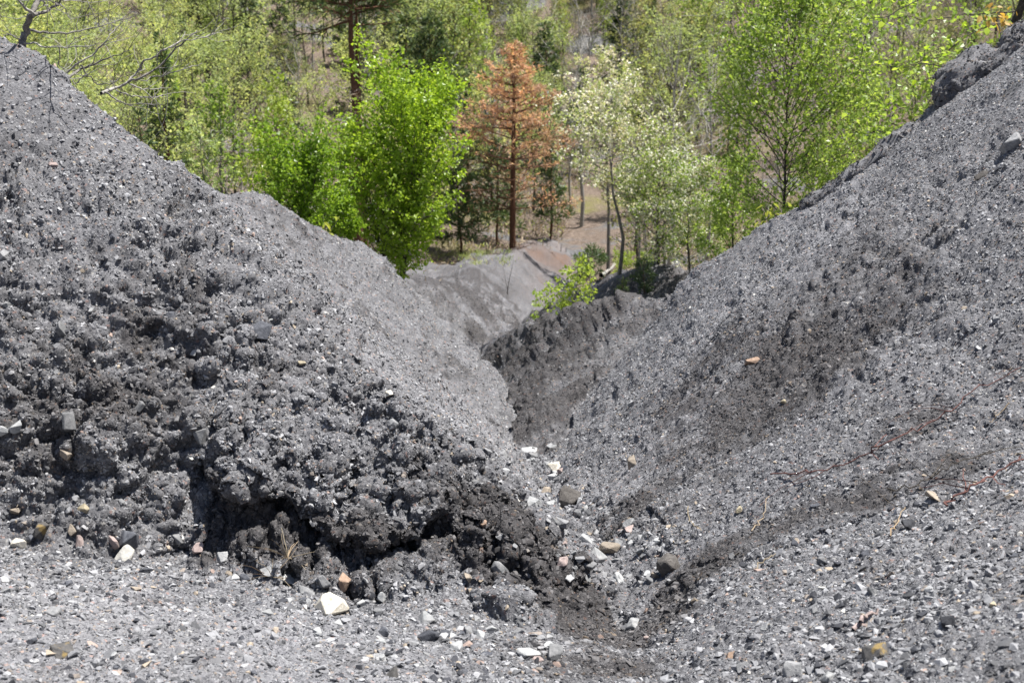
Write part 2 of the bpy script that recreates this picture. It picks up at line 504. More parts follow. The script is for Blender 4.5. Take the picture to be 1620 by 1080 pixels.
disp[:, 0] += push * 0.2
disp[:, 1] -= push
Gd = G.copy()
Gd[nearm] += disp
farm = dist >= 20
# a second, finer crumbling, now along the faces as they stand after the first
P2, N2 = Gd[nearm], grid_normals(Gd)[nearm]
w2 = (1 - .75 * inx * g_(h, -.09, .07)) * np.maximum(lobe, np.maximum(inx * np.exp(-(h / .3) ** 2), inf * np.exp(-(hf / .3) ** 2))) + .42 * is_m * (1 - .5 * flank) + .09 * is_r + .40 * is_s + .16 * is_b + .45 * gutter + .25 * coarse
q1, q2, qc_ = worley(P2, .055, 131)
d2_ = w2 * ((billow(P2, .14, 3, 133) - .33) * .10 + (lump(q1) - .6) * .032 * (.3 + qc_))
Gd[nearm] += N2 * (d2_ * calm)[:, None]
fd = np.isin(gid, (3, 6)) & (dist > 15)
Gd[fd, 2] += fbm(G[fd], .9, 5, 63, .65) * .30
Gd[farm, 2] += (fbm(G[farm], 3.5, 4, 61) * 0.35 + fbm(G[farm], 0.8, 3, 62) * 0.10) * sstep(20, 34, dist[farm])
Gd[dist < 2.4, 2] -= 0.0

# tones of the land: R damp brown earth and the spur's painted shade, G paler ground, B rusty needles
stain_shade = np.zeros((len(G), 4), np.float32)
stain_shade[:, 3] = 1
def add_stain(ch, px, py, Y, r, k):
    stain_shade[nearm, ch] += k * np.clip(blob(G[nearm], S_(px, py, Y), r) * 1.6 * (0.8 + 0.9 * fb), 0, 1)
fb = fbm(P, 0.5, 5, 71, .7)
for a in ((600, 900, 5.0, (.55, .25, .2), .5), (820, 905, 5.2, (.45, .45, .35), .85), (900, 950, 5.0, (.35, .4, .35), .8), (480, 860, 5.05, (.5, .2, .2), .6), (700, 800, 5.4, .3, .25), (300, 800, 5.0, (.45, .3, .25), .4),
          (1050, 880, 5.3, (.3, .5, .3), .35), (1180, 870, 5.3, (.5, .3, .25), .4), (1400, 790, 5.2, (.6, .22, .25), .5), (1540, 720, 5.6, (.5, .3, .3), .4),
          (1450, 510, 7.5, (1.2, 1.7, .6), .30), (1250, 640, 8.0, (1.0, 1.4, .5), .34), (1120, 740, 6.8, (.7, 1.2, .5), .3), (1600, 560, 7.0, (.8, .9, .5), .40), (1330, 640, 7.0, (.8, .9, .5), .3), (1000, 960, 4.8, .35, .5), (930, 1035, 4.3, (.35, .4, .3), .5), (960, 800, 6.6, .35, .35), (250, 480, 5.8, (.8, .6, .7), .25), (60, 620, 5.4, (.7, .4, .5), .35), (740, 700, 8.0, .5, .12)):
    add_stain(0, *a)
for a in ((200, 980, 4.0, (1.3, .9, .6), 1.0), (-150, 1000, 4.0, 1.0, .8), (620, 620, 7.0, (.6, 1.2, .8), .5), (760, 640, 9.5, (.6, 1.2, .8), .4), (1100, 700, 7.5, (.6, 1.2, .6), .45), (1250, 420, 9.5, (1.2, 1.2, .8), .4), (1560, 160, 10.3, (1.0, 1.0, .7), .3),
          (1600, 850, 4.2, (.5, .6, .5), .35), (1200, 1050, 3.8, (.7, .5, .5), .3), (870, 740, 7.8, (.4, .8, .4), .5), (420, 560, 6.0, (.3, .5, .5), .2)):
    add_stain(1, *a)
stain_shade[nearm, 0] += is_s * (.20 + .48 * sstep(-.3, .3, rill + fb * .2)) + 0.28 * is_b * sstep(-.2, .4, fb)  # spur: brown earth plus shade streaks painted into the colour; ridges: brown patches
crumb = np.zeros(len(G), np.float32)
crumb[nearm] = sstep(0.2, 0.6, e1) * 0.15  # darker colour in the gaps between the small lumps
stain_shade[:, 0] += crumb
for px, py, Y, r, k in ((860, 405, 36, (1.6, 5, 2), .6), (890, 385, 40, (2.0, 5, 2), .6), (820, 387, 38, (3.0, 3, 1.5), .6), (760, 385, 37, (3, 3, 1.5), .5), (870, 440, 30, (.8, 4, 2), .35)):
    stain_shade[:, 2] += .45 * k * np.clip(blob(G, S_(px, py, Y), r) * 1.5 * (0.55 + 1.5 * fbm(G, .8, 4, 81, .7)), 0, 1)
stain_shade[fd, 0] += .40 + .75 * fbm(G[fd], .8, 5, 83, .7)
stain_shade[nearm, 0] = sstep(.12, .72, stain_shade[nearm, 0] + .55 * fbm(P, .17, 5, 85, .75) * (stain_shade[nearm, 0] > .02)) * .92
stain_shade[:, :3] = np.clip(stain_shade[:, :3], 0, 1)

ii = np.arange(NR * NA).reshape(NR, NA)
quads = np.stack([ii[:-1, :-1], ii[:-1, 1:], ii[1:, 1:], ii[1:, :-1]], -1).reshape(-1, 4)
qc = quads[:, 0]
qid = gid[qc].copy()
qd, qx, qy = dist[qc], gx[qc], gy[qc]
in_bed = (qid == 0) & (np.abs(qx - smooth_interp(CENTRE, qy)) < 0.34) & (qy > 5.0) & (qy < 30)
qid[in_bed] = 10
qid[(gid[qc] == 0) & ~in_bed & (qy >= 22) & (qy < 58)] = 11
qid[(gid[qc] == 0) & (qy >= 58)] = 12
NAMES = {0: ('gravel_bank', SHALE), 1: ('spoil_mound', SHALE), 2: ('spoil_ridge', SHALE), 3: ('earth_shoulder', SHALE), 4: ('spoil_slope', SHALE), 5: ('spoil_spur', SHALE),
         6: ('wooded_bank', SHALE), 10: ('gully_bed', SHALE), 11: ('valley_floor', LITTER), 12: ('hillside', LITTER)}
for k, (name, mat) in NAMES.items():
    sel = quads[qid == k]
    if not len(sel):
        continue
    used, inv = np.unique(sel.ravel(), return_inverse=True)
    me = mesh_from(name, Gd[used], inv.reshape(-1, 4), True, (mat,))
    at = me.attributes.new('stain_shade', 'FLOAT_COLOR', 'POINT')
    at.data.foreach_set('color', stain_shade[used].ravel())
    link(name, me, kind='structure')

bv = Gd[:, :]
TREE = BVHTree.FromPolygons([tuple(v) for v in bv.tolist()], quads.tolist())
def on_photo(px, py):
    """the place on the ground seen there, with its normal"""
    k = site(px, py, 1.0)
    h = TREE.ray_cast(Vector((0, 0, 0)), Vector(k).normalized())
    return (h[0], h[1]) if h[0] is not None else (Vector(site(px, py, 60)), Vector((0, 0, 1)))
def ground(x, y):
    h = TREE.ray_cast(Vector((x, y, 200)), Vector((0, 0, -1)))
    return h[0].z if h[0] is not None else 0.0
print('ground', round(time.time() - T0, 1))

# ------------------------------------------------------------------ loose shale chips: too many to count
rng = np.random.default_rng(5)
def chip_mesh(name, k, flat, mat):
    import bmesh
    r = np.random.default_rng(100 + k)
    p = r.normal(size=(11, 3))
    p /= np.linalg.norm(p, axis=1, keepdims=True)
    p = np.sign(p) * np.abs(p) ** 0.75
    p *= np.array([0.5, 0.5 * r.uniform(.55, .95), 0.5 * flat * r.uniform(.7, 1.3)]) * r.uniform(.8, 1.1, (11, 1))
    bm = bmesh.new()
    for q in p:
        bm.verts.new(q)
    res = bmesh.ops.convex_hull(bm, input=bm.verts)
    bmesh.ops.delete(bm, geom=list({g for g in res['geom_unused'] + res['geom_interior'] if isinstance(g, bmesh.types.BMVert)}), context='VERTS')
    me = bpy.data.meshes.new(name)
    bm.to_mesh(me)
    bm.free()
    me.materials.append(mat)
    return me

def chip_material():
    m, N, L, B = material('shale_chip', 0.8)
    oi = N.new('ShaderNodeObjectInfo')
    c = ramp(N, [(0.0, (0.045, 0.047, 0.055)), (0.14, (0.096, 0.098, 0.104)), (0.32, (0.170, 0.173, 0.183)), (0.60, (0.245, 0.248, 0.260)), (0.86, (0.345, 0.349, 0.362)), (0.955, (0.24, 0.21, 0.185)), (0.971, (0.33, 0.28, 0.22)), (0.986, (0.34, 0.26, 0.225)), (0.993, (0.52, 0.51, 0.48))])
    c.color_ramp.interpolation = 'CONSTANT'
    L.new(oi.outputs['Random'], c.inputs[0])
    geo = N.new('ShaderNodeNewGeometry')
    n = noise_tex(N, L, geo.outputs['Position'], 160, 4, .7)
    c2 = ramp(N, [(0.3, (0.75, 0.75, 0.75)), (0.7, (1.15, 1.15, 1.15))])
    L.new(n.outputs['Fac'], c2.inputs[0])
    a = N.new('ShaderNodeAttribute')
    a.attribute_type = 'INSTANCER'
    a.attribute_name = 'damp'
    col = mix(N, L, 1.0, c.outputs[0], c2.outputs[0], 'MULTIPLY')
    col = mix(N, L, a.outputs['Fac'], col, mix(N, L, 1.0, col, (0.38, 0.355, 0.34), 'MULTIPLY'))
    L.new(col, B.inputs['Base Color'])
    return m
CHIP = chip_material()
chips_col = bpy.data.collections.new('chip_kinds')
for k in range(12):
    chips_col.objects.link(bpy.data.objects.new('shale_chip', chip_mesh('shale_chip', k, (0.32, 0.5, 0.75)[k % 3], CHIP)))

ng = bpy.data.node_groups.new('scatter_chips', 'GeometryNodeTree')
ng.interface.new_socket('Geometry', in_out='INPUT', socket_type='NodeSocketGeometry')
ng.interface.new_socket('Geometry', in_out='OUTPUT', socket_type='NodeSocketGeometry')
gi, go = ng.nodes.new('NodeGroupInput'), ng.nodes.new('NodeGroupOutput')
ci = ng.nodes.new('GeometryNodeCollectionInfo')
ci.inputs['Collection'].default_value = chips_col
ci.inputs['Separate Children'].default_value = True
ci.inputs['Reset Children'].default_value = True
ip = ng.nodes.new('GeometryNodeInstanceOnPoints')
ip.inputs['Pick Instance'].default_value = True
def named(t, name):
    n = ng.nodes.new('GeometryNodeInputNamedAttribute')
    n.data_type = t
    n.inputs['Name'].default_value = name
    return n.outputs['Attribute']
ng.links.new(gi.outputs[0], ip.inputs['Points'])
ng.links.new(ci.outputs[0], ip.inputs['Instance'])
ng.links.new(named('FLOAT_VECTOR', 'rot'), ip.inputs['Rotation'])
ng.links.new(named('FLOAT', 'size'), ip.inputs['Scale'])
ng.links.new(named('INT', 'pick'), ip.inputs['Instance Index'])
ng.links.new(ip.outputs[0], go.inputs[0])

def chip_cloud(name, pos, nor, size, damp, parent=None, tilt=.4):
    n = len(pos)
    nor = nor * 0.9 + rng.normal(size=(n, 3)) * np.reshape(tilt, (-1, 1)) + np.array([0, 0, .15])
    nor /= np.linalg.norm(nor, axis=1, keepdims=True)
    rx, ry, sz = -np.arcsin(np.clip(nor[:, 1], -1, 1)), np.arctan2(nor[:, 0], nor[:, 2]), rng.random(n) * 2 * math.pi
    # turned about the chip's own axis first, then tilted to the slope: R = Ry * Rx * Rz, written as XYZ Euler angles
    cz, s_z, cx, sx, cy, sy = np.cos(sz), np.sin(sz), np.cos(rx), np.sin(rx), np.cos(ry), np.sin(ry)
    m00, m10, m20 = cy * cz + sy * sx * s_z, cx * s_z, -sy * cz + cy * sx * s_z
    m21, m22 = sy * s_z + cy * sx * cz, cy * cx
    rot = np.stack([np.arctan2(m21, m22), -np.arcsin(np.clip(m20, -1, 1)), np.arctan2(m10, m00)], 1)
    me = bpy.data.meshes.new(name)
    me.vertices.add(n)
    me.vertices.foreach_set('co', pos.astype(np.float32).ravel())
    for nm, ty, arr in (('rot', 'FLOAT_VECTOR', rot), ('size', 'FLOAT', size), ('pick', 'INT', rng.integers(0, 12, n)), ('damp', 'FLOAT', damp)):
        at = me.attributes.new(nm, ty, 'POINT')
        at.data.foreach_set('vector' if ty == 'FLOAT_VECTOR' else 'value', np.ascontiguousarray(arr, dtype=np.int32 if ty == 'INT' else np.float32).ravel())
    o = link(name, me, parent, kind='stuff')
    o.modifiers.new('scatter_chips', 'NODES').node_group = ng
    return o

Nd = grid_normals(Gd)
sel = (qd > 2.2) & (qd < 24) & (np.abs(A_.ravel()[qc]) < wide - .03)
cq = quads[sel]
p00, p10, p11, p01 = (Gd[cq[:, k]] for k in range(4))
area = 0.5 * np.linalg.norm(np.cross(p11 - p00, p01 - p10), axis=1)
cd = qd[sel]
smin = np.maximum(cd / 1487 * 1.65, 0.005)
kinds = gid[qc][sel]
cover = np.select([kinds == 0, kinds == 1, kinds == 4, kinds == 5], [0.36, 0.30, 0.36, 0.16], 0.14)
mid_ = (p00 + p11) * .5
cover = np.where(gid[qc][sel] == 0, cover * (1 + .5 * (mid_[:, 1] > 4.8)), cover) * np.clip(1.0 + 1.1 * fbm(mid_, .55, 4, 111, .65), .3, 2.2)
smin = smin * np.clip(1 + .5 * fbm(mid_, .9, 3, 121), .85, 1.5)
nexp = area * cover / smin ** 2
cnt = rng.poisson(nexp)
src = np.repeat(np.arange(len(cq)), cnt)
n = len(src)
uu, vv = rng.random((2, n, 1))
pos = p00[src] * (1 - uu) * (1 - vv) + p10[src] * uu * (1 - vv) + p11[src] * uu * vv + p01[src] * (1 - uu) * vv
nor = Nd[cq[src, 0]]
smax_ = np.where(kinds[src] == 0, 0.048, np.where(kinds[src] == 4, .030, .036))
w = rng.random(n)
inv_lo, inv_hi = 1 / smin[src] ** 2, 1 / smax_ ** 2
size = 1 / np.sqrt(inv_hi + (inv_lo - inv_hi) * w)
damp = stain_shade[cq[src, 0], 0]  # damp earth, and on the spur its painted shade too
region = np.select([kinds[src] == 1, kinds[src] == 4, kinds[src] == 0], [1, 4, 0], 2)
for k, name in ((0, 'bank_gravel'), (1, 'mound_gravel'), (4, 'slope_gravel'), (2, 'ridge_gravel')):
    s = region == k
    chip_cloud(name, pos[s], nor[s], size[s], damp[s], None, np.select([kinds[src] == 0, kinds[src] == 4], [.33, .36], .48)[s])
print('chips', n, round(time.time() - T0, 1))
# ------------------------------------------------------------------ vegetation
def bark_material(name, dark, light, scale=30):
    m, N, L, B = material(name, 0.9)
    geo = N.new('ShaderNodeNewGeometry')
    n = noise_tex(N, L, geo.outputs['Position'], scale, 5, .7)
    c = ramp(N, [(0.35, dark), (0.65, light)])
    L.new(n.outputs['Fac'], c.inputs[0])
    L.new(c.outputs[0], B.inputs['Base Color'])
    bp = N.new('ShaderNodeBump')
    bp.inputs['Strength'].default_value = 0.6
    bp.inputs['Distance'].default_value = 0.01
    L.new(n.outputs['Fac'], bp.inputs['Height'])
    L.new(bp.outputs[0], B.inputs['Normal'])
    return m

def leaf_material(name, stops, transl=0.45, rough=0.45, tint=None):
    m, N, L, B = material(name, rough)
    B.inputs['Specular IOR Level'].default_value = 0.45
    geo = N.new('ShaderNodeNewGeometry')
    c = ramp(N, stops)
    L.new(geo.outputs['Random Per Island'], c.inputs[0])
    n = noise_tex(N, L, geo.outputs['Position'], 1.6, 3, .6)
    c2 = ramp(N, [(0.3, (0.72, 0.76, 0.72)), (0.7, (1.18, 1.14, 1.1))])
    L.new(n.outputs['Fac'], c2.inputs[0])
    col = mix(N, L, 1.0, c.outputs[0], c2.outputs[0], 'MULTIPLY')
    oi = N.new('ShaderNodeObjectInfo')
    c3 = ramp(N, [(0.0, (0.80, 0.84, 0.8)), (0.5, (1, 1, 1)), (1.0, (1.22, 1.12, 1.0))])
    L.new(oi.outputs['Random'], c3.inputs[0])
    col = mix(N, L, 1.0, col, c3.outputs[0], 'MULTIPLY')
    L.new(col, B.inputs['Base Color'])
    t = N.new('ShaderNodeBsdfTranslucent')
    col2 = mix(N, L, 1.0, col, (1.35, 1.25, 0.8), 'MULTIPLY')
    L.new(col2, t.inputs['Color'])
    ms = N.new('ShaderNodeMixShader')
    ms.inputs[0].default_value = transl
    L.new(B.outputs[0], ms.inputs[1])
    L.new(t.outputs[0], ms.inputs[2])
    L.new(ms.outputs[0], N['Material Output'].inputs['Surface'])
    return m

BARK_GREY = bark_material('grey_bark', (0.08, 0.075, 0.068), (0.24, 0.225, 0.205))
BARK_DARK = bark_material('dark_bark', (0.03, 0.026, 0.022), (0.09, 0.08, 0.068))
BARK_PALE = bark_material('pale_bark', (0.16, 0.15, 0.135), (0.40, 0.385, 0.35))
BARK_PINE = bark_material('pine_bark', (0.055, 0.032, 0.022), (0.17, 0.085, 0.05))
LEAF_BIRCH = leaf_material('birch_leaf', [(0, (0.165, 0.285, 0.02)), (0.5, (0.25, 0.40, 0.035)), (0.85, (0.31, 0.46, 0.065)), (1, (0.36, 0.48, 0.13))], 0.58, 0.36)
LEAF_LIGHT = leaf_material('young_leaf', [(0, (0.20, 0.305, 0.045)), (0.5, (0.285, 0.405, 0.075)), (1, (0.36, 0.47, 0.15))], 0.58, 0.38)
LEAF_LIME = leaf_material('lime_leaf', [(0, (0.26, 0.34, 0.12)), (0.5, (0.37, 0.46, 0.19)), (1, (0.47, 0.54, 0.31))], 0.6, 0.6)
LEAF_OLIVE = leaf_material('olive_leaf', [(0, (0.16, 0.20, 0.06)), (0.5, (0.25, 0.29, 0.10)), (1, (0.36, 0.37, 0.20))], 0.45, 0.5)
NEEDLE_GREEN = leaf_material('green_needle', [(0, (0.035, 0.07, 0.025)), (0.6, (0.07, 0.12, 0.04)), (1, (0.13, 0.18, 0.07))], 0.3, 0.5)
NEEDLE_RUST = leaf_material('rust_needle', [(0, (0.38, 0.225, 0.165)), (0.5, (0.57, 0.36, 0.27)), (1, (0.66, 0.48, 0.39))], 0.5, 0.7)
PETAL = leaf_material('blossom', [(0, (0.52, 0.51, 0.38)), (0.5, (0.70, 0.69, 0.58)), (1, (0.80, 0.79, 0.73))], 0.35, 0.6)
DRY = leaf_material('dry_stalk', [(0, (0.19, 0.145, 0.10)), (0.5, (0.30, 0.24, 0.175)), (1, (0.42, 0.35, 0.27))], 0.2, 0.7)
LEAF_YELLOW = leaf_material('yellow_leaf', [(0, (0.36, 0.22, 0.04)), (0.5, (0.50, 0.33, 0.06)), (1, (0.48, 0.36, 0.20))], 0.45, 0.5)
LEAF_LEMON = leaf_material('lemon_leaf', [(0, (0.26, 0.33, 0.05)), (1, (0.38, 0.42, 0.11))], 0.5, 0.45)

class Geo:
    """quads with material numbers"""
    def __init__(self):
        self.v, self.q, self.m, self.n = [], [], [], 0
    def add(self, v, q, mat=0):
        self.v.append(v)
        self.q.append(q + self.n)
        self.m.append(np.full(len(q), mat, np.int32))
        self.n += len(v)
    def tube(self, pts, radii, sides=4, mat=0):
        pts = np.asarray(pts, float)
        radii = np.asarray(radii, float)
        n = len(pts)
        tan = np.gradient(pts, axis=0)
        tan /= np.linalg.norm(tan, axis=1, keepdims=True) + 1e-9
        ref = np.array([1.0, 0.13, 0.05]) if abs(tan[0, 2]) > 0.7 else np.array([0.03, 0.1, 1.0])
        a = np.cross(tan, ref)
        a /= np.linalg.norm(a, axis=1, keepdims=True) + 1e-9
        b = np.cross(tan, a)
        th = np.arange(sides) * 2 * math.pi / sides
        v = pts[:, None] + radii[:, None, None] * (np.cos(th)[None, :, None] * a[:, None] + np.sin(th)[None, :, None] * b[:, None])
        i = np.arange(n * sides).reshape(n, sides)
        q = np.stack([i[:-1], np.roll(i[:-1], -1, 1), np.roll(i[1:], -1, 1), i[1:]], -1).reshape(-1, 4)
        self.add(v.reshape(-1, 3), q, mat)
    def leaves(self, c, d, nrm, length, width, mat=1, fold=0.12):
        """one folded quad for each leaf"""
        d = d / (np.linalg.norm(d, axis=1, keepdims=True) + 1e-9)
        s = np.cross(d, nrm)
        s /= np.linalg.norm(s, axis=1, keepdims=True) + 1e-9
        up = np.cross(s, d)
        L, W = np.reshape(length, (-1, 1)), np.reshape(width, (-1, 1))
        v = np.stack([c, c + d * L * .45 + s * W * .5 + up * L * fold, c + d * L, c + d * L * .45 - s * W * .5 + up * L * fold], 1)
        self.add(v.reshape(-1, 3), np.arange(len(c) * 4).reshape(-1, 4), mat)
    def mesh(self, name, mats, smooth=False):
        return mesh_from(name, np.concatenate(self.v), np.concatenate(self.q), smooth, mats, np.concatenate(self.m))

def rdir(r, n):
    d = r.normal(size=(n, 3))
    return d / np.linalg.norm(d, axis=1, keepdims=True)

PROFILES = {
    'ovoid': lambda t: np.sin(math.pi * np.clip(0.10 + 0.88 * t, 0, 1)) ** 0.75,
    'column': lambda t: (1 - t) ** 0.45 * (0.55 + 0.45 * min(1, t * 4)),
    'cone': lambda t: (1 - t) ** 0.85 * 0.95 + 0.05,
    'airy': lambda t: 0.55 + 0.45 * math.sin(math.pi * min(1, t * 1.05)),
    'flat': lambda t: 0.6 + 0.4 * t,
}

def limb_path(r, p0, az, el, length, curl, wob=0.10, n=6):
    d = np.array([math.cos(az) * math.cos(el), math.sin(az) * math.cos(el), math.sin(el)])
    pts = [np.array(p0, float)]
    for k in range(n - 1):
        d = d + np.array([0, 0, curl / n]) + r.normal(size=3) * wob
        d /= np.linalg.norm(d)
        pts.append(pts[-1] + d * length / (n - 1))
    return np.array(pts)

def along(path, s):
    f = np.clip(s, 0, 0.9999) * (len(path) - 1)
    i = f.astype(int)
    return path[i] + (path[i + 1] - path[i]) * (f - i)[:, None]

def trunk_path(r, H, lean=(0, 0), wob=0.02, n=9):
    t = np.linspace(0, 1, n)
    p = np.stack([lean[0] * H * t ** 1.4, lean[1] * H * t ** 1.4, H * t], 1)
    p[1:, :2] += np.cumsum(r.normal(size=(n - 1, 2)) * wob * H / 3, axis=0)
    return p

def grow(seed, H, W, prof='ovoid', cb=0.15, nb=40, el=(0.9, 0.5), curl=0.6, sub=5, sublen=0.45, leaf=(0.05, 0.035), nleaf=5000, mode='leaf', trunk_r=0.02,
         lean=(0, 0), spread=0.06, stems=1, wob=0.02, limb_r=0.35, top=1.0, limb_wob=0.1, sides=(6, 3), flat=0.0, tipped=1.6):
    """returns trunk geometries (one for each stem) and one crown geometry: slot 0 twig, 1 leaf, 2 second leaf"""
    r = np.random.default_rng(seed)
    trunks, crown = [], Geo()
    anchors, dirs = [], []
    for st in range(stems):
        h = H * (1 if st == 0 else r.uniform(.72, .95))
        a0 = r.uniform(0, 2 * math.pi)
        ln = lean if stems == 1 else (lean[0] + 0.16 * math.cos(a0 + st * 2.2), lean[1] + 0.16 * math.sin(a0 + st * 2.2))
        tp = trunk_path(r, h, ln, wob)
        g = Geo()
        g.tube(tp, np.maximum(trunk_r * H * (1 - np.linspace(0, 1, len(tp))) ** 0.8 * (1 if st == 0 else .8), 0.0022 * H * .5), sides[0], 0)
        trunks.append(g)
        for k in range(nb // stems):
            t = (k + r.random()) / (nb // stems)
            hh = cb + (1 - cb) * t * 0.985
            p0 = along(tp, np.array([hh * top]))[0]
            az = k * 2.39996 + r.normal() * .5
            e = el[0] + (el[1] - el[0]) * (1 - t) + r.normal() * .13
            Lb = W * 0.5 * PROFILES[prof](t) * r.uniform(.75, 1.15) * (1.0 if stems == 1 else .8)
            Lb = max(Lb / max(0.45, math.cos(min(abs(e), 1.2))) * 0.92, 0.06 * W)
            path = limb_path(r, p0, az, e, Lb, curl, limb_wob)
            r0 = max(trunk_r * H * limb_r * (1 - .7 * t) * (Lb / (W * .5)) ** .7, 0.0012 * H)
            crown.tube(path, np.linspace(r0, r0 * .25, len(path)), sides[1], 0)
            paths = [path]
            for j in range(sub):
                s = r.uniform(.2, .95)
                q = along(path, np.array([s]))[0]
                sd = along(path, np.array([min(.99, s + .1)]))[0] - q
                saz = math.atan2(sd[1], sd[0]) + r.choice([-1, 1]) * r.uniform(.4, 1.1)
                sel_ = e * .6 + r.normal() * .35
                sp = limb_path(r, q, saz, sel_, Lb * sublen * (1.15 - s * .6) * r.uniform(.6, 1.2), curl * .7, limb_wob, 4)
                crown.tube(sp, np.linspace(r0 * .45, r0 * .15, 4), 3, 0)
                paths.append(sp)
            for q in paths:
                anchors.append((q, np.linalg.norm(q[-1] - q[0])))
    if mode != 'bare' and nleaf:
        wts = np.array([a[1] for a in anchors])
        cnts = r.multinomial(nleaf, wts / wts.sum())
        C, D = [], []
        for (q, _), c in zip(anchors, cnts):
            if c:
                s = r.beta(tipped, 1.0, c) * .999
                p = along(q, s)
                C.append(p)
                D.append(np.repeat((q[-1] - q[0])[None] / (np.linalg.norm(q[-1] - q[0]) + 1e-9), c, 0))
        C, D = np.concatenate(C), np.concatenate(D)
        n = len(C)
        if mode in ('leaf', 'mixed'):
            C = C + rdir(r, n) * (spread * W * r.random((n, 1)) ** .5)
            d = rdir(r, n) * 1.0 + D * .5 + np.array([0, 0, -.45])
            nr = rdir(r, n) + np.array([0, 0, flat + .5])
            k = r.uniform(.6, 1.25, n)
            crown.leaves(C, d, nr, leaf[0] * k, leaf[1] * k, 1)
        elif mode == 'needle':
            C = C + rdir(r, n) * (spread * W * r.random((n, 1)))
            d = D * .8 + rdir(r, n) * .9 + np.array([0, 0, .15])
            k = r.uniform(.7, 1.3, n)
            crown.leaves(C, d, rdir(r, n), leaf[0] * k, leaf[1] * k, 1, 0.0)
        elif mode == 'flower':
            nc = n // 9
            cc = C[r.permutation(n)[:nc]] + rdir(r, nc) * spread * W
            c = np.repeat(cc, 9, 0)
            c = c + rdir(r, len(c)) * (leaf[0] * 1.3)
            k = r.uniform(.6, 1.2, len(c))
            isl = r.random(len(c)) < .38
            crown.leaves(c[~isl], rdir(r, (~isl).sum()), rdir(r, (~isl).sum()) + np.array([0, 0, .8]), leaf[0] * k[~isl], leaf[0] * .8 * k[~isl], 1)
            crown.leaves(c[isl], rdir(r, isl.sum()), rdir(r, isl.sum()) + np.array([0, 0, .8]), leaf[0] * 1.3 * k[isl], leaf[1] * k[isl], 2)
    return trunks, crown

def plant(name, label, cat, loc, geo, mats, group=None, tname='trunk', cname='crown', rz=0.0, scale=1.0):
    trunks, crown = geo
    t = thing(name, label, cat, loc, group)
    for g in trunks:
        link(tname, g if isinstance(g, bpy.types.Mesh) else g.mesh(tname, (mats[0],), True), t)
    link(cname, crown if isinstance(crown, bpy.types.Mesh) else crown.mesh(cname, mats, False), t)
    t.rotation_euler = (0, 0, rz)
    t.scale = (scale,) * 3
    return t

def stand(px, Y, top_py, sink=0.05):
    """where a tree stands on the ground under that column, Y metres ahead, and how tall it is"""
    p = site(px, top_py, Y)
    z = ground(p[0], Y) - sink
    return (p[0], Y, z), p[2] - z

def hero(name, label, cat, px, Y, top, wpx, mats, seed, group=None, **kw):
    loc, H = stand(px, Y, top)
    W = wpx / FPX * Y * 1.03
    return plant(name, label, cat, loc, grow(seed, H, W, **kw), mats, group)

def cbf(px, Y, top, low_py):
    """share of the stem below the crown, when the crown ends at that row"""
    loc, H = stand(px, Y, top)
    return float(np.clip((site(px, low_py, Y)[2] - loc[2]) / H, 0.03, 0.8))

# --- the trees that stand close to the gully
B_ = (BARK_DARK, LEAF_BIRCH)
hero('birch_tree', 'dense bright green birch with several stems rising behind the low ridge of the left mound', 'tree', 617, 14.8, 158, 250, B_, 11,
     cb=cbf(612, 14.8, 172, 435), prof='ovoid', nb=108, el=(1.2, 0.65), curl=.45, sub=6, leaf=(.042, .033), nleaf=20000, stems=3, trunk_r=.011, spread=.05, sides=(6, 3))
hero('birch_tree', 'lower bright green birch bush beside the tall dense birch, on its mound side', 'tree', 455, 13.6, 262, 190, B_, 12,
     cb=cbf(462, 13.6, 245, 385), prof='ovoid', nb=66, el=(1.2, 0.6), curl=.4, sub=6, leaf=(.038, .03), nleaf=7500, stems=3, trunk_r=.011, spread=.06)
hero('birch_tree', 'small bright green birch filling the gap under the two birch crowns', 'tree', 528, 14.2, 310, 90, B_, 13,
     cb=cbf(545, 14.2, 255, 385), prof='ovoid', nb=40, el=(1.1, 0.5), curl=.4, sub=6, leaf=(.038, .03), nleaf=4500, stems=2, trunk_r=.011, spread=.07)
hero('birch_tree', 'tall slender birch with loose fresh green crown just behind the right slope', 'tree', 1262, 14.5, 15, 300, (BARK_DARK, LEAF_LIGHT), 14,
     cb=cbf(1262, 14.5, 8, 400), prof='ovoid', nb=84, el=(1.0, 0.45), curl=.35, sub=6, leaf=(.041, .033), nleaf=11500, trunk_r=.007, spread=.07, wob=.01)
hero('birch_tree', 'loose green birch leaning over the crest between the slender birch and the dark rock outcrop', 'tree', 1345, 15.5, 150, 150, (BARK_DARK, LEAF_LIGHT), 15,
     cb=.15, prof='airy', nb=44, el=(.9, 0.4), curl=.3, sub=5, leaf=(.042, .033), nleaf=3600, trunk_r=.009, spread=.08)
hero('birch_tree', 'young birch with thin green crown left of the slender birch behind the right slope', 'tree', 1165, 16.5, 255, 120, (BARK_DARK, LEAF_LIGHT), 16,
     cb=.12, prof='ovoid', nb=44, el=(1.0, 0.5), curl=.4, sub=5, leaf=(.040, .032), nleaf=3600, trunk_r=.009, spread=.08)
hero('sapling', 'small leaning bright green sapling on the crest of the gully spur', 'sapling', 905, 17.2, 428, 95, (BARK_GREY, LEAF_LIGHT), 17,
     cb=.08, prof='airy', nb=26, el=(.8, .5), curl=.5, sub=5, leaf=(.055, .038), nleaf=900, trunk_r=.014, spread=.07, lean=(.05, 0), flat=.3)
hero('sapling', 'low pale green sapling hugging the spur crest beside the small leaning sapling', 'sapling', 868, 17.4, 462, 70, (BARK_GREY, LEAF_LIGHT), 18,
     cb=.08, prof='airy', nb=18, el=(.6, .4), curl=.5, sub=5, leaf=(.05, .035), nleaf=500, trunk_r=.014, spread=.08, flat=.3)
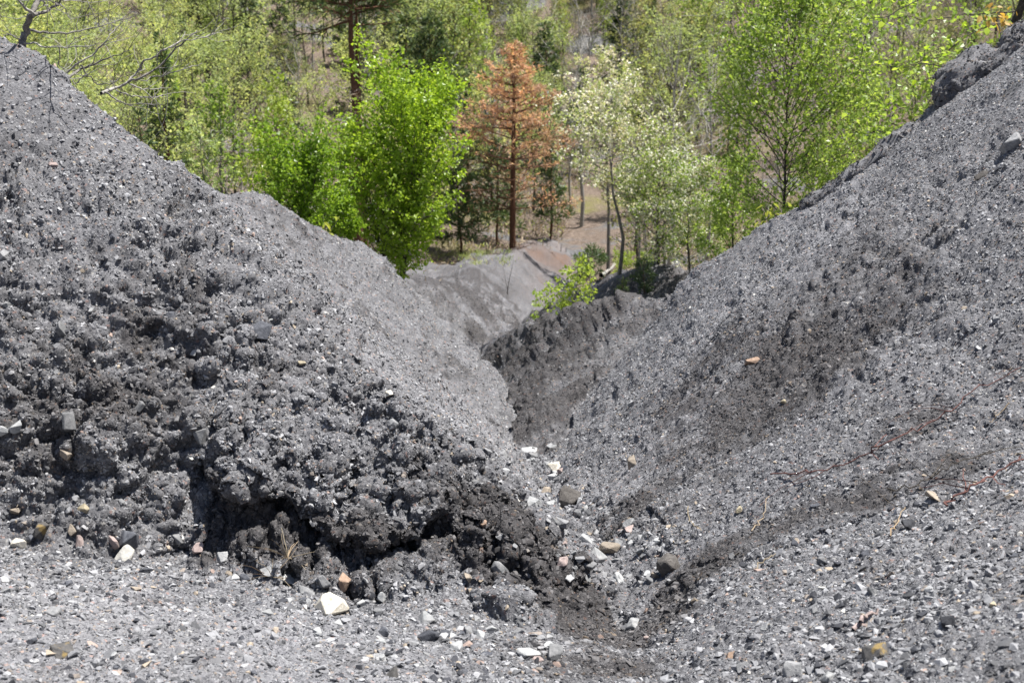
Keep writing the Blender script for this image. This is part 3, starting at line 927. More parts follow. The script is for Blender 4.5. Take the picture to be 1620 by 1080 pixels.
FL_ = (BARK_DARK, PETAL, LEAF_LIGHT)
hero('blossom_tree', 'leaning thin tree with cream blossom and forked grey stem beside the bend of the gully', 'tree', 985, 19.6, 172, 230, (BARK_GREY, PETAL, LEAF_LIME), 21,
     cb=cbf(985, 19.6, 172, 310), prof='airy', nb=34, el=(.7, .15), curl=.5, sub=7, leaf=(.040, .030), nleaf=4300, mode='flower', trunk_r=.013, lean=(-.16, .05), spread=.08, wob=.04, limb_wob=.2)
hero('blossom_tree', 'dark stemmed blossom tree full of cream flowers down to the spoil bank', 'tree', 1047, 19.4, 245, 170, FL_, 22,
     cb=cbf(1047, 19.4, 245, 428), prof='ovoid', nb=46, el=(.8, .3), curl=.4, sub=7, leaf=(.038, .032), nleaf=5600, mode='flower', trunk_r=.02, spread=.08, limb_wob=.16)
hero('blossom_tree', 'thin stemmed blossom tree nearest to the right slope, flowers mixed with green leaves', 'tree', 1098, 18.6, 262, 130, FL_, 23,
     cb=cbf(1098, 18.6, 262, 420), prof='ovoid', nb=36, el=(.8, .3), curl=.4, sub=7, leaf=(.036, .034), nleaf=4000, mode='flower', trunk_r=.010, spread=.08, limb_wob=.16)
hero('blossom_tree', 'far blossom tree with sparse white flowers above the leaning forked one', 'tree', 968, 34, 95, 120, (BARK_GREY, PETAL, LEAF_LIME), 24,
     cb=.35, prof='airy', nb=34, el=(.8, .3), curl=.4, sub=6, leaf=(.06, .045), nleaf=4200, mode='flower', trunk_r=.010, spread=.05, limb_wob=.16)

# --- the dead pine: every whorl branch is a part with its own needles
def dead_pine():
    r = np.random.default_rng(31)
    loc, H = stand(811, 37.5, 68)
    print('dead pine height', H, 'base', loc)
    t = thing('pine_tree', 'dead pine with rust red needles standing alone on the shoulder above the gully', 'tree', loc)
    tp = trunk_path(r, H, (0.0, 0), .004, 10)
    g = Geo()
    g.tube(tp, .0165 * H * (1 - np.linspace(0, .93, 10)) ** .8, 8, 0)
    link('trunk', g.mesh('trunk', (BARK_PINE,), True), t)
    whorls = np.concatenate([np.linspace(.22, .6, 9), np.linspace(.64, .97, 11)])
    for w, hh in enumerate(whorls):
        full = 0.85 if hh > .55 else .55
        for k in range(6 if hh > .5 else 5):
            az = k * 2 * math.pi / 6 + w * .53 + r.normal() * .3
            if r.random() < .24:
                continue
            rust = 1.0 if hh > .5 else (.9 if math.cos(az) > .25 else .12)
            Lb = H * .31 * max(.12, (1 - hh) / .55 if hh > .62 else .80 + .3 * r.random()) ** .75 * r.uniform(.6, 1.2)
            if hh > .9:
                Lb *= .8
            p0 = along(tp, np.array([hh]))[0]
            path = limb_path(r, p0, az, .12 + .35 * max(0, hh - .6), Lb, .25, .09)
            b, nd = Geo(), Geo()
            b.tube(path, np.linspace(.0034 * H, .001 * H, 6), 4, 0)
            for j in range(8):
                s = r.uniform(.25, 1)
                q = along(path, np.array([s]))[0]
                sp = limb_path(r, q, az + r.choice([-1, 1]) * r.uniform(.3, 1.1), .2 + r.normal() * .25, Lb * .38 * (1.2 - .6 * s), .3, .12, 4)
                b.tube(sp, np.linspace(.0014 * H, .0005 * H, 4), 3, 0)
                c = int(r.poisson(17 * rust * full * (Lb / (H * .2))))
                if c:
                    pts = along(sp, r.random(c)) + r.normal(size=(c, 3)) * .02
                    dr = (sp[-1] - sp[0]) / np.linalg.norm(sp[-1] - sp[0])
                    nd.leaves(pts, dr * .6 + rdir(r, c) + np.array([0, 0, .1]), rdir(r, c), r.uniform(.09, .16, c), r.uniform(.018, .034, c), 0, 0)
            bo = link('branch', b.mesh('branch', (BARK_PINE,)), t)
            if nd.n:
                link('needles', nd.mesh('needles', (NEEDLE_RUST,)), bo)
dead_pine()

# --- pines
PN = (BARK_PINE, NEEDLE_GREEN)
def pine(label, px, Y, top, wpx, seed, n=3500, low=None, **kw):
    args = dict(cb=.12, prof='cone', nb=70, el=(.5, .05), curl=.35, sub=6, leaf=(.16, .035), nleaf=n, mode='needle', trunk_r=.014, spread=.03)
    args.update(kw)
    if low is not None:
        args['cb'] = cbf(px, Y, top, low)
    return hero('pine_tree', label, 'tree', px, Y, top, wpx, PN, seed, **args)
pine('tall red barked pine with bare lower stem, its branches spreading above the dense birch', 549, 33, -170, 300, 41, 6000, low=40, prof='airy', nb=46, el=(.2, .0), trunk_r=.016, wob=.008)
pine('second red barked pine stem close beside the tall one', 562, 34, -120, 220, 42, 3000, low=20, prof='airy', nb=36, el=(.2, 0), trunk_r=.013, wob=.008)
pine('full dark green pine between the dense birch and the dead pine, farther up the slope', 676, 46, 22, 130, 43, 5200, low=170)
pine('soft green young pine just left of the dead pine', 672, 40, 165, 120, 44, 4200, cb=.05)
pine('gaunt dark pine with bare grey lower limbs behind the dead pine', 786, 41, 215, 105, 45, 2400, cb=.2, el=(.3, 0))
pine('thin green pine on the right of the dead pine stem', 872, 43, 215, 70, 46, 1900, cb=.2)
pine('dark pine partly hidden behind the dense birch crown', 728, 38, 235, 95, 47, 2200, cb=.15)
pine('small bushy pine at the foot of the leaning blossom tree', 936, 20.5, 392, 62, 48, 1500, cb=.04, leaf=(.08, .012), prof='ovoid', nb=40)
pine('tiny pine seedling between the two blossom trunks', 1020, 18.9, 412, 34, 49, 700, cb=.04, leaf=(.07, .011), prof='ovoid', nb=26)
pine('tiny pine seedling on the bare bank below the leaning blossom tree', 986, 18.6, 440, 30, 50, 600, cb=.04, leaf=(.07, .011), prof='ovoid', nb=24)
pine('green pine standing behind the bare branches on the left mound', 250, 30, 55, 130, 51, 4000, cb=.1, leaf=(.12, .03))
pine('low spreading pine by the bare branches, close behind the left mound', 215, 19, 160, 90, 52, 2000, cb=.06, leaf=(.09, .018))

# --- thin stems and brush between the birches and the pines
hero('young_tree', 'pale yellow green young tree behind the crest of the left mound', 'tree', 345, 17, 138, 95, (BARK_GREY, LEAF_LIGHT), 61, cb=.1, prof='ovoid', nb=36, el=(1, .5), sub=5, leaf=(.045, .035), nleaf=2300, trunk_r=.01, spread=.08)
hero('young_tree', 'thin young tree with drooping grey green new leaves beside the left mound crest', 'tree', 330, 13.5, 205, 110, (BARK_GREY, LEAF_LIME), 62, cb=.08, prof='airy', nb=26, el=(.8, .4), sub=5, leaf=(.05, .03), nleaf=1100, trunk_r=.009, spread=.09)
hero('young_tree', 'small fresh green tree between the left mound and the lower birch bush', 'tree', 395, 15.5, 205, 90, (BARK_GREY, LEAF_LIGHT), 63, cb=.1, prof='ovoid', nb=32, el=(1, .5), sub=5, leaf=(.042, .034), nleaf=2000, trunk_r=.01, spread=.08)
# ------------------------------------------------------------------ the wood on the far hillside: each tree a thing, crowns shared between alike trees
def proto(kind, seed):
    K = {
        'lime': dict(H=5.2, W=3.2, prof='airy', cb=.22, nb=38, el=(.9, .25), curl=.3, sub=6, leaf=(.10, .055), nleaf=2700, trunk_r=.012, spread=.045, wob=.03, flat=1.2, tipped=3.2),
        'bright': dict(H=4.6, W=1.9, prof='column', cb=.12, nb=44, el=(.9, .5), curl=.4, sub=4, leaf=(.09, .065), nleaf=2200, trunk_r=.010, spread=.07),
        'olive': dict(H=5.0, W=2.5, prof='ovoid', cb=.25, nb=34, el=(1.0, .4), curl=.3, sub=5, leaf=(.085, .055), nleaf=1200, trunk_r=.012, spread=.06, wob=.03, tipped=2.6),
        'bare': dict(H=4.8, W=2.2, prof='airy', cb=.3, nb=30, el=(1.0, .4), curl=.4, sub=6, mode='bare', nleaf=0, trunk_r=.011, wob=.03, limb_wob=.16),
        'pine': dict(H=5.0, W=2.4, prof='cone', cb=.12, nb=64, el=(.45, .05), curl=.35, sub=5, leaf=(.20, .05), nleaf=3400, mode='needle', trunk_r=.014, spread=.03),
        'brush': dict(H=1.5, W=2.0, prof='flat', cb=.05, nb=24, el=(1.0, .5), curl=-.3, sub=6, mode='leaf', leaf=(.16, .012), nleaf=260, trunk_r=.008, stems=3, wob=.05, limb_wob=.2),
        'shrub': dict(H=1.4, W=1.6, prof='ovoid', cb=.05, nb=26, el=(1.0, .4), curl=.3, sub=4, leaf=(.09, .065), nleaf=1100, trunk_r=.012, stems=2, spread=.08),
    }[kind]
    tr, cr = grow(seed, **K)
    mats = {'lime': (BARK_DARK, LEAF_LIME), 'bright': (BARK_DARK, LEAF_LIGHT), 'olive': (BARK_DARK, LEAF_OLIVE), 'bare': (BARK_PALE, LEAF_OLIVE), 'pine': PN, 'brush': (BARK_PALE, DRY), 'shrub': (BARK_GREY, LEAF_LIGHT)}[kind]
    return [g.mesh('trunk', (mats[0],), True) for g in tr], cr.mesh('crown', mats), K['H'], mats
PROTO = {k: [proto(k, 200 + 17 * i + len(k)) for i in range(n)] for k, n in (('lime', 4), ('bright', 2), ('olive', 3), ('bare', 4), ('pine', 2), ('brush', 4), ('shrub', 2))}
WORDS = {
    'lime': ('young_tree', 'open crowned pale lime green tree', 'tree'), 'bright': ('birch_tree', 'narrow bright green tree', 'tree'),
    'olive': ('young_tree', 'thin tree with sparse olive leaves', 'tree'), 'bare': ('bare_tree', 'leafless grey tree', 'tree'),
    'pine': ('pine_tree', 'dark green pine', 'tree'), 'brush': ('brush_bush', 'leafless tangled tan brush', 'bush'), 'shrub': ('green_shrub', 'low bright green shrub', 'shrub')}
fr = np.random.default_rng(77)
def zone(px):
    return ('behind the bare trees' if px < 200 else 'above the left mound' if px < 430 else 'near the red barked pines' if px < 640 else 'left of the dead pine' if px < 770 else 'behind the dead pine' if px < 880 else 'beyond the leaning blossom tree' if px < 1010 else 'beyond the dark blossom trees' if px < 1150 else 'behind the slender birch' if px < 1330 else 'above the dark outcrop')
MIXES = [  # up to this column: lime, bright, olive, bare, pine, brush, shrub
    (430, (.38, .06, .13, .16, .12, .12, .03)), (560, (.28, .04, .15, .18, .12, .21, .02)), (740, (.20, .08, .14, .14, .26, .14, .04)),
    (880, (.12, .14, .20, .20, .10, .20, .04)), (1000, (.14, .12, .22, .26, .04, .20, .02)), (1160, (.26, .10, .14, .26, .02, .20, .02)), (1400, (.16, .06, .12, .34, .01, .28, .03)), (9999, (.06, .05, .16, .34, .01, .36, .02))]
KINDS_ = ('lime', 'bright', 'olive', 'bare', 'pine', 'brush', 'shrub')
spots = []
def free(x, y, gap):
    for a, b in spots:
        if (a - x) ** 2 + (b - y) ** 2 < gap * gap:
            return False
    return True
count = 0
tries = 0
while count < 800 and tries < 30000:
    tries += 1
    Y = 22 + 74 * fr.random() ** 0.75
    px = fr.uniform(-90, 1710) if fr.random() < .6 else fr.uniform(640, 1640)
    if tries % 4 == 0:
        px, Y = fr.uniform(600, 1080), fr.uniform(56, 98)
    x = (px - 810) / FPX * Y / 0.975
    if abs(x - smooth_interp(CENTRE, np.array([Y]))[0]) < (1.2 if Y < 48 else .7) or (Y < 39 and px > 690 and not (px > 880 and Y > 24)) or (Y < 46 and 730 < px < 880) or (Y < 34 and 480 < px < 690):
        continue
    if 832 < px < 872 and 68 < Y < 76:                       # the bare grey patch high on the hillside
        continue
    if not free(x, Y, 1.1 if Y < 50 else 1.0):
        continue
    probs = next(m for lim, m in MIXES if px < lim)
    kind = KINDS_[fr.choice(7, p=np.array(probs) / sum(probs))]
    if kind == 'pine' and Y < 40:
        kind = 'lime'
    if px > 690 and Y < 46:
        kind = ('brush', 'brush', 'bare', 'olive', 'shrub')[fr.integers(5)]
    tr, cr, H0, mats = PROTO[kind][fr.integers(len(PROTO[kind]))]
    sc = fr.uniform(.65, 1.2) * ((0.75 if px < 690 else .6) if Y < 46 else 1.0)
    name, words, cat = WORDS[kind]
    size_ = 'tall ' if sc > 1.0 else 'small ' if sc < .76 else ''
    where = 'low' if Y < 48 else 'midway' if Y < 68 else 'high'
    plant(name, f'{size_}{words} {where} on the slope {zone(px)}', cat, (x, Y, ground(x, Y) - .05), (tr, cr), mats, f'{words.split(" with ")[0]}s {zone(px)}', rz=fr.uniform(0, 6.28), scale=sc)
    spots.append((x, Y))
    count += 1
# single ones that stand out
def single(kind, label, px, Y, top, k=0, rz=1.0):
    loc, H = stand(px, Y, top)
    tr, cr, H0, mats = PROTO[kind][k]
    name, _, cat = WORDS[kind]
    plant(name, label, cat, loc, (tr, cr), mats, rz=rz, scale=H / H0)
single('bright', 'vivid lime green larch at the top edge, left of the bare grey patch', 742, 58, -40, 0)
single('bright', 'vivid green narrow tree at the top edge above the blossom trees', 1112, 60, -35, 1)
single('lime', 'tree with layered pale lime sprays above the blossom trees', 1062, 48, 55, 1, 2.0)
single('lime', 'broad pale lime tree in front of the full dark pine', 690, 47.5, 8, 2, .4)
single('bare', 'white stemmed leafless tree right of the dead pine top', 925, 46, 20, 1)
single('bare', 'grey leafless tree with dense twigs behind the dark stemmed blossom tree', 1075, 30, 95, 2)
single('bare', 'grey leafless tree left of the slender birch', 1130, 33, 110, 3, 2.2)
hero('young_tree', 'bright green young tree between the two blossom trees', 'tree', 1012, 24, 262, 75, (BARK_GREY, LEAF_LIGHT), 64, cb=cbf(1012, 24, 262, 335), prof='ovoid', nb=30, el=(.9, .4), sub=5, leaf=(.05, .04), nleaf=1500, trunk_r=.008, spread=.08)
hero('brush_bush', 'heap of dead tan brush beside the dense birch, near its mound side', 'bush', 497, 24, 185, 105, (BARK_PALE, DRY), 65, cb=cbf(497, 24, 185, 300), prof='flat', nb=60, el=(.6, -.2), curl=-.6, sub=8, leaf=(.16, .010), nleaf=900, trunk_r=.006, stems=2, limb_wob=.25)
hero('brush_bush', 'patch of drooping dry stalks behind the left mound crest', 'bush', 292, 15.5, 200, 110, (BARK_PALE, DRY), 66, cb=.1, prof='flat', nb=40, el=(.7, .1), curl=-.9, sub=6, leaf=(.07, .008), nleaf=500, trunk_r=.006, stems=2, limb_wob=.2)
hero('brush_bush', 'grey leafless brush behind the forked blossom tree', 'bush', 1040, 27, 175, 120, (BARK_GREY, DRY), 67, cb=.25, prof='flat', nb=60, el=(.9, .2), curl=.2, sub=8, leaf=(.10, .01), nleaf=200, trunk_r=.005, stems=3, limb_wob=.22)
# low growth that nobody could count
ug, n = Geo(), 72000
ux_px, uY = fr.uniform(-120, 1740, n), 17 + 80 * fr.random(n) ** .8
ux = (ux_px - 810) / FPX * uY / .975
uY[:16000] = fr.uniform(36, 62, 16000)
ux_px[:16000] = fr.uniform(680, 1180, 16000)
ux = (ux_px - 810) / FPX * uY / .975
uz, uid = land(ux, uY)
keep = ((uid == 0) | ((uid == 3) & (fr.random(n) < .10)) | ((uid == 6) & (fr.random(n) < .25))) & (np.abs(ux - smooth_interp(CENTRE, uY)) > .9) & ~((ux_px > 815) & (ux_px < 880) & (uY > 66))
ux, uY = ux[keep], uY[keep]
P = np.array([(a, b, ground(a, b)) for a, b in zip(ux, uY)])
n = len(P)
d = rdir(fr, n) * .9 + np.array([0, 0, .8])
kk = fr.uniform(.5, 1.3, n) * np.clip(uY / 50, .45, 1.2)
isg = fr.random(n)
for lo, hi, mat, L_, W_ in ((0, .42, 0, .34, .028), (.42, .76, 1, .34, .02), (.76, .93, 2, .11, .07), (.93, 1, 3, .10, .06)):
    s = (isg >= lo) & (isg < hi)
    ug.leaves(P[s] + np.array([0, 0, .04]) * kk[s][:, None] * (1 if mat < 2 else 4), d[s], rdir(fr, s.sum()), L_ * kk[s], W_ * kk[s], mat)
link('undergrowth', ug.mesh('undergrowth', (DRY, BARK_GREY, LEAF_OLIVE, LEAF_LIME)), kind='stuff')
print('wood', count, round(time.time() - T0, 1))

# ------------------------------------------------------------------ bare branches over the left mound
def drawn_limb(parent, pts, Y, r0, mat, name='limb', r1=.0022, twigs=5, seed=0, bend=0.25):
    r = np.random.default_rng(seed)
    n = len(pts)
    Ys = Y + np.cumsum(r.normal(size=n) * bend * .3)
    Ys[0] = Y
    P = np.array([site(px, py, y) for (px, py), y in zip(pts, Ys)])
    t = np.linspace(0, n - 1, 3 * n)
    P = np.stack([np.interp(t, np.arange(n), P[:, k]) for k in range(3)], 1)
    P[1:-1] += r.normal(size=(len(P) - 2, 3)) * .004
    g = Geo()
    g.tube(P, np.linspace(r0 * .8, r1 * .9, len(P)), 6, 0)
    for k in range(twigs):
        s = r.uniform(.25, .98)
        q = along(P, np.array([s]))[0]
        dr = P[-1] - P[0]
        sp = limb_path(r, q, math.atan2(dr[1], dr[0]) + r.normal() * .9, math.atan2(dr[2], math.hypot(dr[0], dr[1])) + r.normal() * .7, r.uniform(.08, .3), r.uniform(0, 1.2), .25, 5)
        g.tube(sp, np.linspace(.0022, .0011, 5), 3, 0)
    o = link(name, g.mesh(name, (mat,), True), parent)
    o.matrix_parent_inverse = Matrix.Translation(-parent.location)
    return o
def root_at(px, py, Y):
    return Vector(site(px, py, Y))
t = thing('bare_tree', 'leafless tree with smooth grey trunk rising from behind the top of the left mound', 'tree', root_at(33, 74, 7.0))
drawn_limb(t, [(33, 80), (36, 62), (42, 45), (52, 22), (62, 0), (72, -45), (80, -110)], 7.0, .024, BARK_GREY, 'trunk', .012, 0, 1)
for i, (pts, r0) in enumerate((
    ([(54, 24), (40, 12), (28, -2), (18, -22)], .011), ([(54, 24), (70, 19), (80, 15), (92, 5), (100, -6), (112, -30)], .012), ([(66, -6), (71, 8), (80, 16)], .006), ([(46, 47), (65, 52), (85, 54), (115, 52), (135, 47), (165, 42), (200, 25)], .008),
    ([(38, 69), (62, 73), (85, 75), (110, 75), (150, 71)], .006), ([(88, 6), (100, 12), (108, 24), (113, 32)], .004), ([(62, 2), (90, -2), (120, 2), (150, -6)], .005), ([(33, 62), (18, 56), (4, 55)], .004))):
    drawn_limb(t, pts, 7.0, r0, BARK_GREY if i % 2 else BARK_PALE, 'limb', .0022, 4, 10 + i)
t = thing('bare_tree', 'leafless tree of which low forked branches reach out from behind the left mound crest', 'tree', root_at(168, 150, 7.4))
for i, (pts, r0) in enumerate((
    ([(106, 124), (125, 111), (148, 101), (175, 90), (205, 80)], .010), ([(106, 115), (130, 97), (150, 83), (168, 65), (183, 46), (195, 30)], .007), ([(160, 148), (185, 138), (202, 131), (215, 115), (230, 97), (260, 80), (287, 63), (293, 50)], .011),
    ([(202, 131), (225, 122), (250, 105), (280, 75), (300, 60), (312, 48)], .009), ([(205, 133), (225, 141), (245, 142), (270, 139)], .005), ([(184, 143), (205, 152), (235, 154), (265, 152)], .005), ([(166, 146), (185, 158), (200, 164), (245, 167)], .006),
    ([(222, 127), (255, 121), (290, 110), (320, 100)], .004), ([(93, 73), (93, 95), (97, 108), (106, 112)], .004), ([(127, 103), (140, 122), (155, 133), (175, 134), (190, 125)], .005), ([(120, 132), (130, 122), (142, 116)], .005), ([(260, 80), (290, 66), (325, 60), (340, 50)], .004))):
    drawn_limb(t, pts, 7.4, r0, BARK_PALE if i % 3 else BARK_GREY, 'limb', .0022, 5, 30 + i)

# ------------------------------------------------------------------ the near tree over the right crest: every leaf a part
def leaf_mesh(name, L, W, mat):
    v = [(0, 0, 0), (L * .3, W * .45, .05 * L), (L * .75, W * .3, .03 * L), (L, 0, -.06 * L), (L * .75, -W * .3, .03 * L), (L * .3, -W * .45, .05 * L), (L * .3, 0, 0), (L * .75, 0, -.02 * L)]
    q = [(0, 1, 6, 5), (1, 2, 7, 6), (6, 7, 4, 5), (7, 2, 3, 4)]
    me = bpy.data.meshes.new(name)
    me.from_pydata(v, [], q)
    me.materials.append(mat)
    return me
def place_leaf(me, parent, p, r, s=1.0):
    o = link('leaf', me, parent)
    o.matrix_parent_inverse = Matrix.Translation(-parent.location)
    o.location = p
    o.rotation_euler = (r.uniform(-.9, .9), r.uniform(.1, 1.2), r.uniform(0, 6.28))
    o.scale = (s,) * 3
    return o
lr = np.random.default_rng(9)
t = thing('near_birch', 'tree with large fresh green leaves hanging over the dark outcrop on the right crest', 'tree', root_at(1606, 78, 11.3))
drawn_limb(t, [(1598, 95), (1600, 55), (1606, 35), (1618, 4), (1632, -40)], 11.3, .042, BARK_DARK, 'trunk', .03, 0, 50)
NEARL = [leaf_mesh('leaf', L, W, m) for L, W, m in ((.052, .046, LEAF_LIGHT), (.046, .04, LEAF_BIRCH), (.058, .048, LEAF_LIGHT))]
limbs = [[(1612, 18), (1570, 22), (1529, 23), (1473, 33), (1435, 26), (1400, 30)], [(1600, 35), (1575, 40), (1553, 45), (1522, 60), (1493, 76), (1465, 84)], [(1620, 0), (1560, -12), (1500, -8), (1453, 0), (1418, 18), (1395, 30), (1372, 28)],
         [(1462, 178), (1435, 170), (1415, 166), (1393, 165), (1362, 172)], [(1480, 165), (1449, 173), (1447, 150), (1447, 135)], [(1440, 205), (1407, 196), (1404, 178), (1393, 166), (1375, 142)], [(1400, 210), (1389, 207), (1364, 213), (1342, 203)],
         [(1530, 105), (1480, 104), (1456, 100), (1430, 107), (1395, 103)], [(1520, 62), (1490, 90), (1450, 98), (1420, 110)], [(1600, 60), (1560, 70), (1520, 95), (1490, 120), (1460, 128)], [(1395, 30), (1370, 60), (1360, 95)], [(1453, 0), (1400, -5), (1350, 12)]]
nleaf = 0
for i, pts in enumerate(limbs):
    Yl = 11.3 + lr.uniform(-.5, .5)
    drawn_limb(t, pts, Yl, .009 if i < 3 else .006, BARK_DARK, 'limb', .0022, 6, 60 + i)
    Pl = np.array([site(a, b, Yl) for a, b in pts])
    for k in range(24):
        c = along(Pl, np.array([lr.random() ** .7]))[0] + lr.normal(size=3) * np.array([.055, .10, .05])
        for _ in range(1):
            place_leaf(NEARL[lr.integers(3)], t, c + lr.normal(size=3) * .02, lr, lr.uniform(.7, 1.25))
more = Geo()
mp = np.concatenate([along(np.array([site(a, b, 11.3 + lr.uniform(-.6, .6)) for a, b in pts]), lr.random(75) ** .8) for pts in limbs]) + lr.normal(size=(75 * len(limbs), 3)) * np.array([.09, .16, .08]) - np.array(t.location)
more.leaves(mp, rdir(lr, len(mp)) + np.array([0, 0, -.4]), rdir(lr, len(mp)) + np.array([0, 0, .6]), lr.uniform(.03, .055, len(mp)), lr.uniform(.026, .042, len(mp)), 0)
link('foliage', more.mesh('foliage', (LEAF_LIGHT,)), t, kind='stuff')
YL = leaf_mesh('leaf', .06, .04, LEAF_YELLOW)
t = thing('oak_sapling', 'cluster of yellow and tan young leaves beside the trunk on the right crest', 'sapling', root_at(1585, 70, 11.0))
drawn_limb(t, [(1588, 75), (1582, 50), (1575, 28), (1590, 5)], 11.0, .006, BARK_DARK, 'stem', .002, 4, 90)
for k in range(34):
    c = site(lr.normal(1577, 13), lr.normal(25, 12), 11.0 + lr.normal() * .06)
    place_leaf(YL, t, c, lr, lr.uniform(.6, 1.2))
LL = leaf_mesh('leaf', .085, .045, LEAF_LEMON)
for lab, cx, cy, w, Y, m in (('young plant with large lemon green leaves behind the low ridge, under the birches', 517, 368, 18, 12.2, 26), ('yellow green young leaves poking up behind the right slope below the slender birch', 1215, 340, 26, 10.9, 18)):
    t = thing('young_plant', lab, 'plant', root_at(cx, cy + 24, Y))
    drawn_limb(t, [(cx, cy + 34), (cx - 3, cy + 10), (cx + 2, cy - 16)], Y, .005, BARK_GREY, 'stem', .002, 3, 95)
    for k in range(m):
        place_leaf(LL, t, site(lr.normal(cx, w * .6), lr.normal(cy, 11), Y + lr.normal() * .05), lr, lr.uniform(.6, 1.1))
hero('bare_shrub', 'small leafless arching shrub on the far shoulder above the gully bend', 'shrub', 803, 26, 405, 75, (BARK_DARK, DRY), 101, cb=.05, prof='flat', nb=12, el=(.9, .4), curl=-.4, sub=4, nleaf=0, mode='bare', trunk_r=.012, stems=2, limb_wob=.2)
hero('bare_shrub', 'tiny leafless shrub on the ledge right of the dense birch', 'shrub', 722, 22.5, 412, 45, (BARK_GREY, DRY), 102, cb=.05, prof='flat', nb=12, el=(1.0, .5), curl=-.1, sub=4, nleaf=0, mode='bare', trunk_r=.014, stems=2, limb_wob=.2)
print('near plants', round(time.time() - T0, 1))
# ------------------------------------------------------------------ stones, clods, stalks and twigs
import bmesh
def rock_material(name, stops, second=None, cover=.5):
    m, N, L, B = material(name, 0.82)
    tc = N.new('ShaderNodeNewGeometry')
    n = noise_tex(N, L, tc.outputs['Position'], 55, 6, .7)
    c = ramp(N, stops)
    L.new(n.outputs['Fac'], c.inputs[0])
    col = c.outputs[0]
    if second:
        n2 = noise_tex(N, L, tc.outputs['Position'], 22, 3, .6)
        f = ramp(N, [(cover, (0, 0, 0)), (cover + .08, (1, 1, 1))])
        L.new(n2.outputs['Fac'], f.inputs[0])
        col = mix(N, L, f.outputs[0], col, second)
    oi = N.new('ShaderNodeObjectInfo')
    c3 = ramp(N, [(0, (.75, .75, .75)), (1, (1.2, 1.2, 1.2))])
    L.new(oi.outputs['Random'], c3.inputs[0])
    col = mix(N, L, 1.0, col, c3.outputs[0], 'MULTIPLY')
    L.new(col, B.inputs['Base Color'])
    bp = N.new('ShaderNodeBump')
    bp.inputs['Strength'].default_value = 0.7
    bp.inputs['Distance'].default_value = 0.006
    L.new(n.outputs['Fac'], bp.inputs['Height'])
    L.new(bp.outputs[0], B.inputs['Normal'])
    return m
def band(lo, hi):
    mid = tuple((a + b) / 2 for a, b in zip(lo, hi))
    return [(.3, lo), (.5, mid), (.7, hi)]
RM = {
    'white': rock_material('white_stone', band((.34, .33, .30), (.62, .61, .57))), 'cream': rock_material('cream_stone', band((.36, .33, .27), (.60, .57, .50)), (.34, .28, .17), .6),
    'pale': rock_material('pale_shale', band((.20, .21, .215), (.40, .40, .40))), 'grey': rock_material('grey_shale', band((.12, .125, .13), (.27, .27, .275))),
    'dark': rock_material('dark_slate', band((.03, .033, .042), (.11, .115, .13))), 'tan': rock_material('tan_stone', band((.17, .145, .12), (.35, .30, .24))),
    'orange': rock_material('orange_stone', band((.18, .12, .085), (.33, .24, .18))), 'pink': rock_material('pink_stone', band((.21, .165, .155), (.37, .30, .28))),
    'ochre': rock_material('ochre_dark_stone', band((.035, .035, .036), (.12, .115, .11)), (.20, .145, .06), .54), 'yellow': rock_material('yellow_stone', band((.27, .235, .16), (.42, .37, .27))),
    'brown': rock_material('brown_stone', band((.04, .036, .034), (.13, .12, .11))), 'black': rock_material('black_coal_shale', band((.015, .016, .02), (.06, .062, .07)))}
def rock_mesh(seed, flat, mat, n=15, bev=0.05):
    r = np.random.default_rng(seed)
    p = rdir(r, n)
    p = np.sign(p) * np.abs(p) ** .6
    p *= np.array([.5, .5 * r.uniform(.6, .95), .5 * flat]) * r.uniform(.82, 1.1, (n, 1))
    bm = bmesh.new()
    for q in p:
        bm.verts.new(q)
    res = bmesh.ops.convex_hull(bm, input=bm.verts)
    bmesh.ops.delete(bm, geom=list({g for g in res['geom_unused'] + res['geom_interior'] if isinstance(g, bmesh.types.BMVert)}), context='VERTS')
    bmesh.ops.dissolve_limit(bm, angle_limit=.25, verts=bm.verts, edges=bm.edges)
    if bev:
        bmesh.ops.bevel(bm, geom=list(bm.edges), offset=bev * .5, segments=1, affect='EDGES', clamp_overlap=True)
    me = bpy.data.meshes.new('stone')
    bm.to_mesh(me)
    bm.free()
    me.materials.append(mat)
    return me
def lay(name, label, cat, px, py, wpx, me, rr, group=None, tilt=.3, up=.18, flat=.5, stretch=None):
    p, nrm = on_photo(px, py)
    s = wpx / FPX * p.length * .985
    o = link(name, me, label=label, category=cat)
    if group:
        o['group'] = group
    q = (nrm * .8 + Vector((0, 0, .5)) + Vector(rr.normal(size=3)) * tilt).normalized()
    o.rotation_mode = 'QUATERNION'
    o.rotation_quaternion = q.to_track_quat('Z', 'Y') @ Euler((0, 0, rr.uniform(0, 6.28))).to_quaternion()
    o.location = p + nrm * (s * up * flat)
    o.scale = (s,) * 3 if stretch is None else tuple(s * k for k in stretch)
    return o
rk = np.random.default_rng(123)
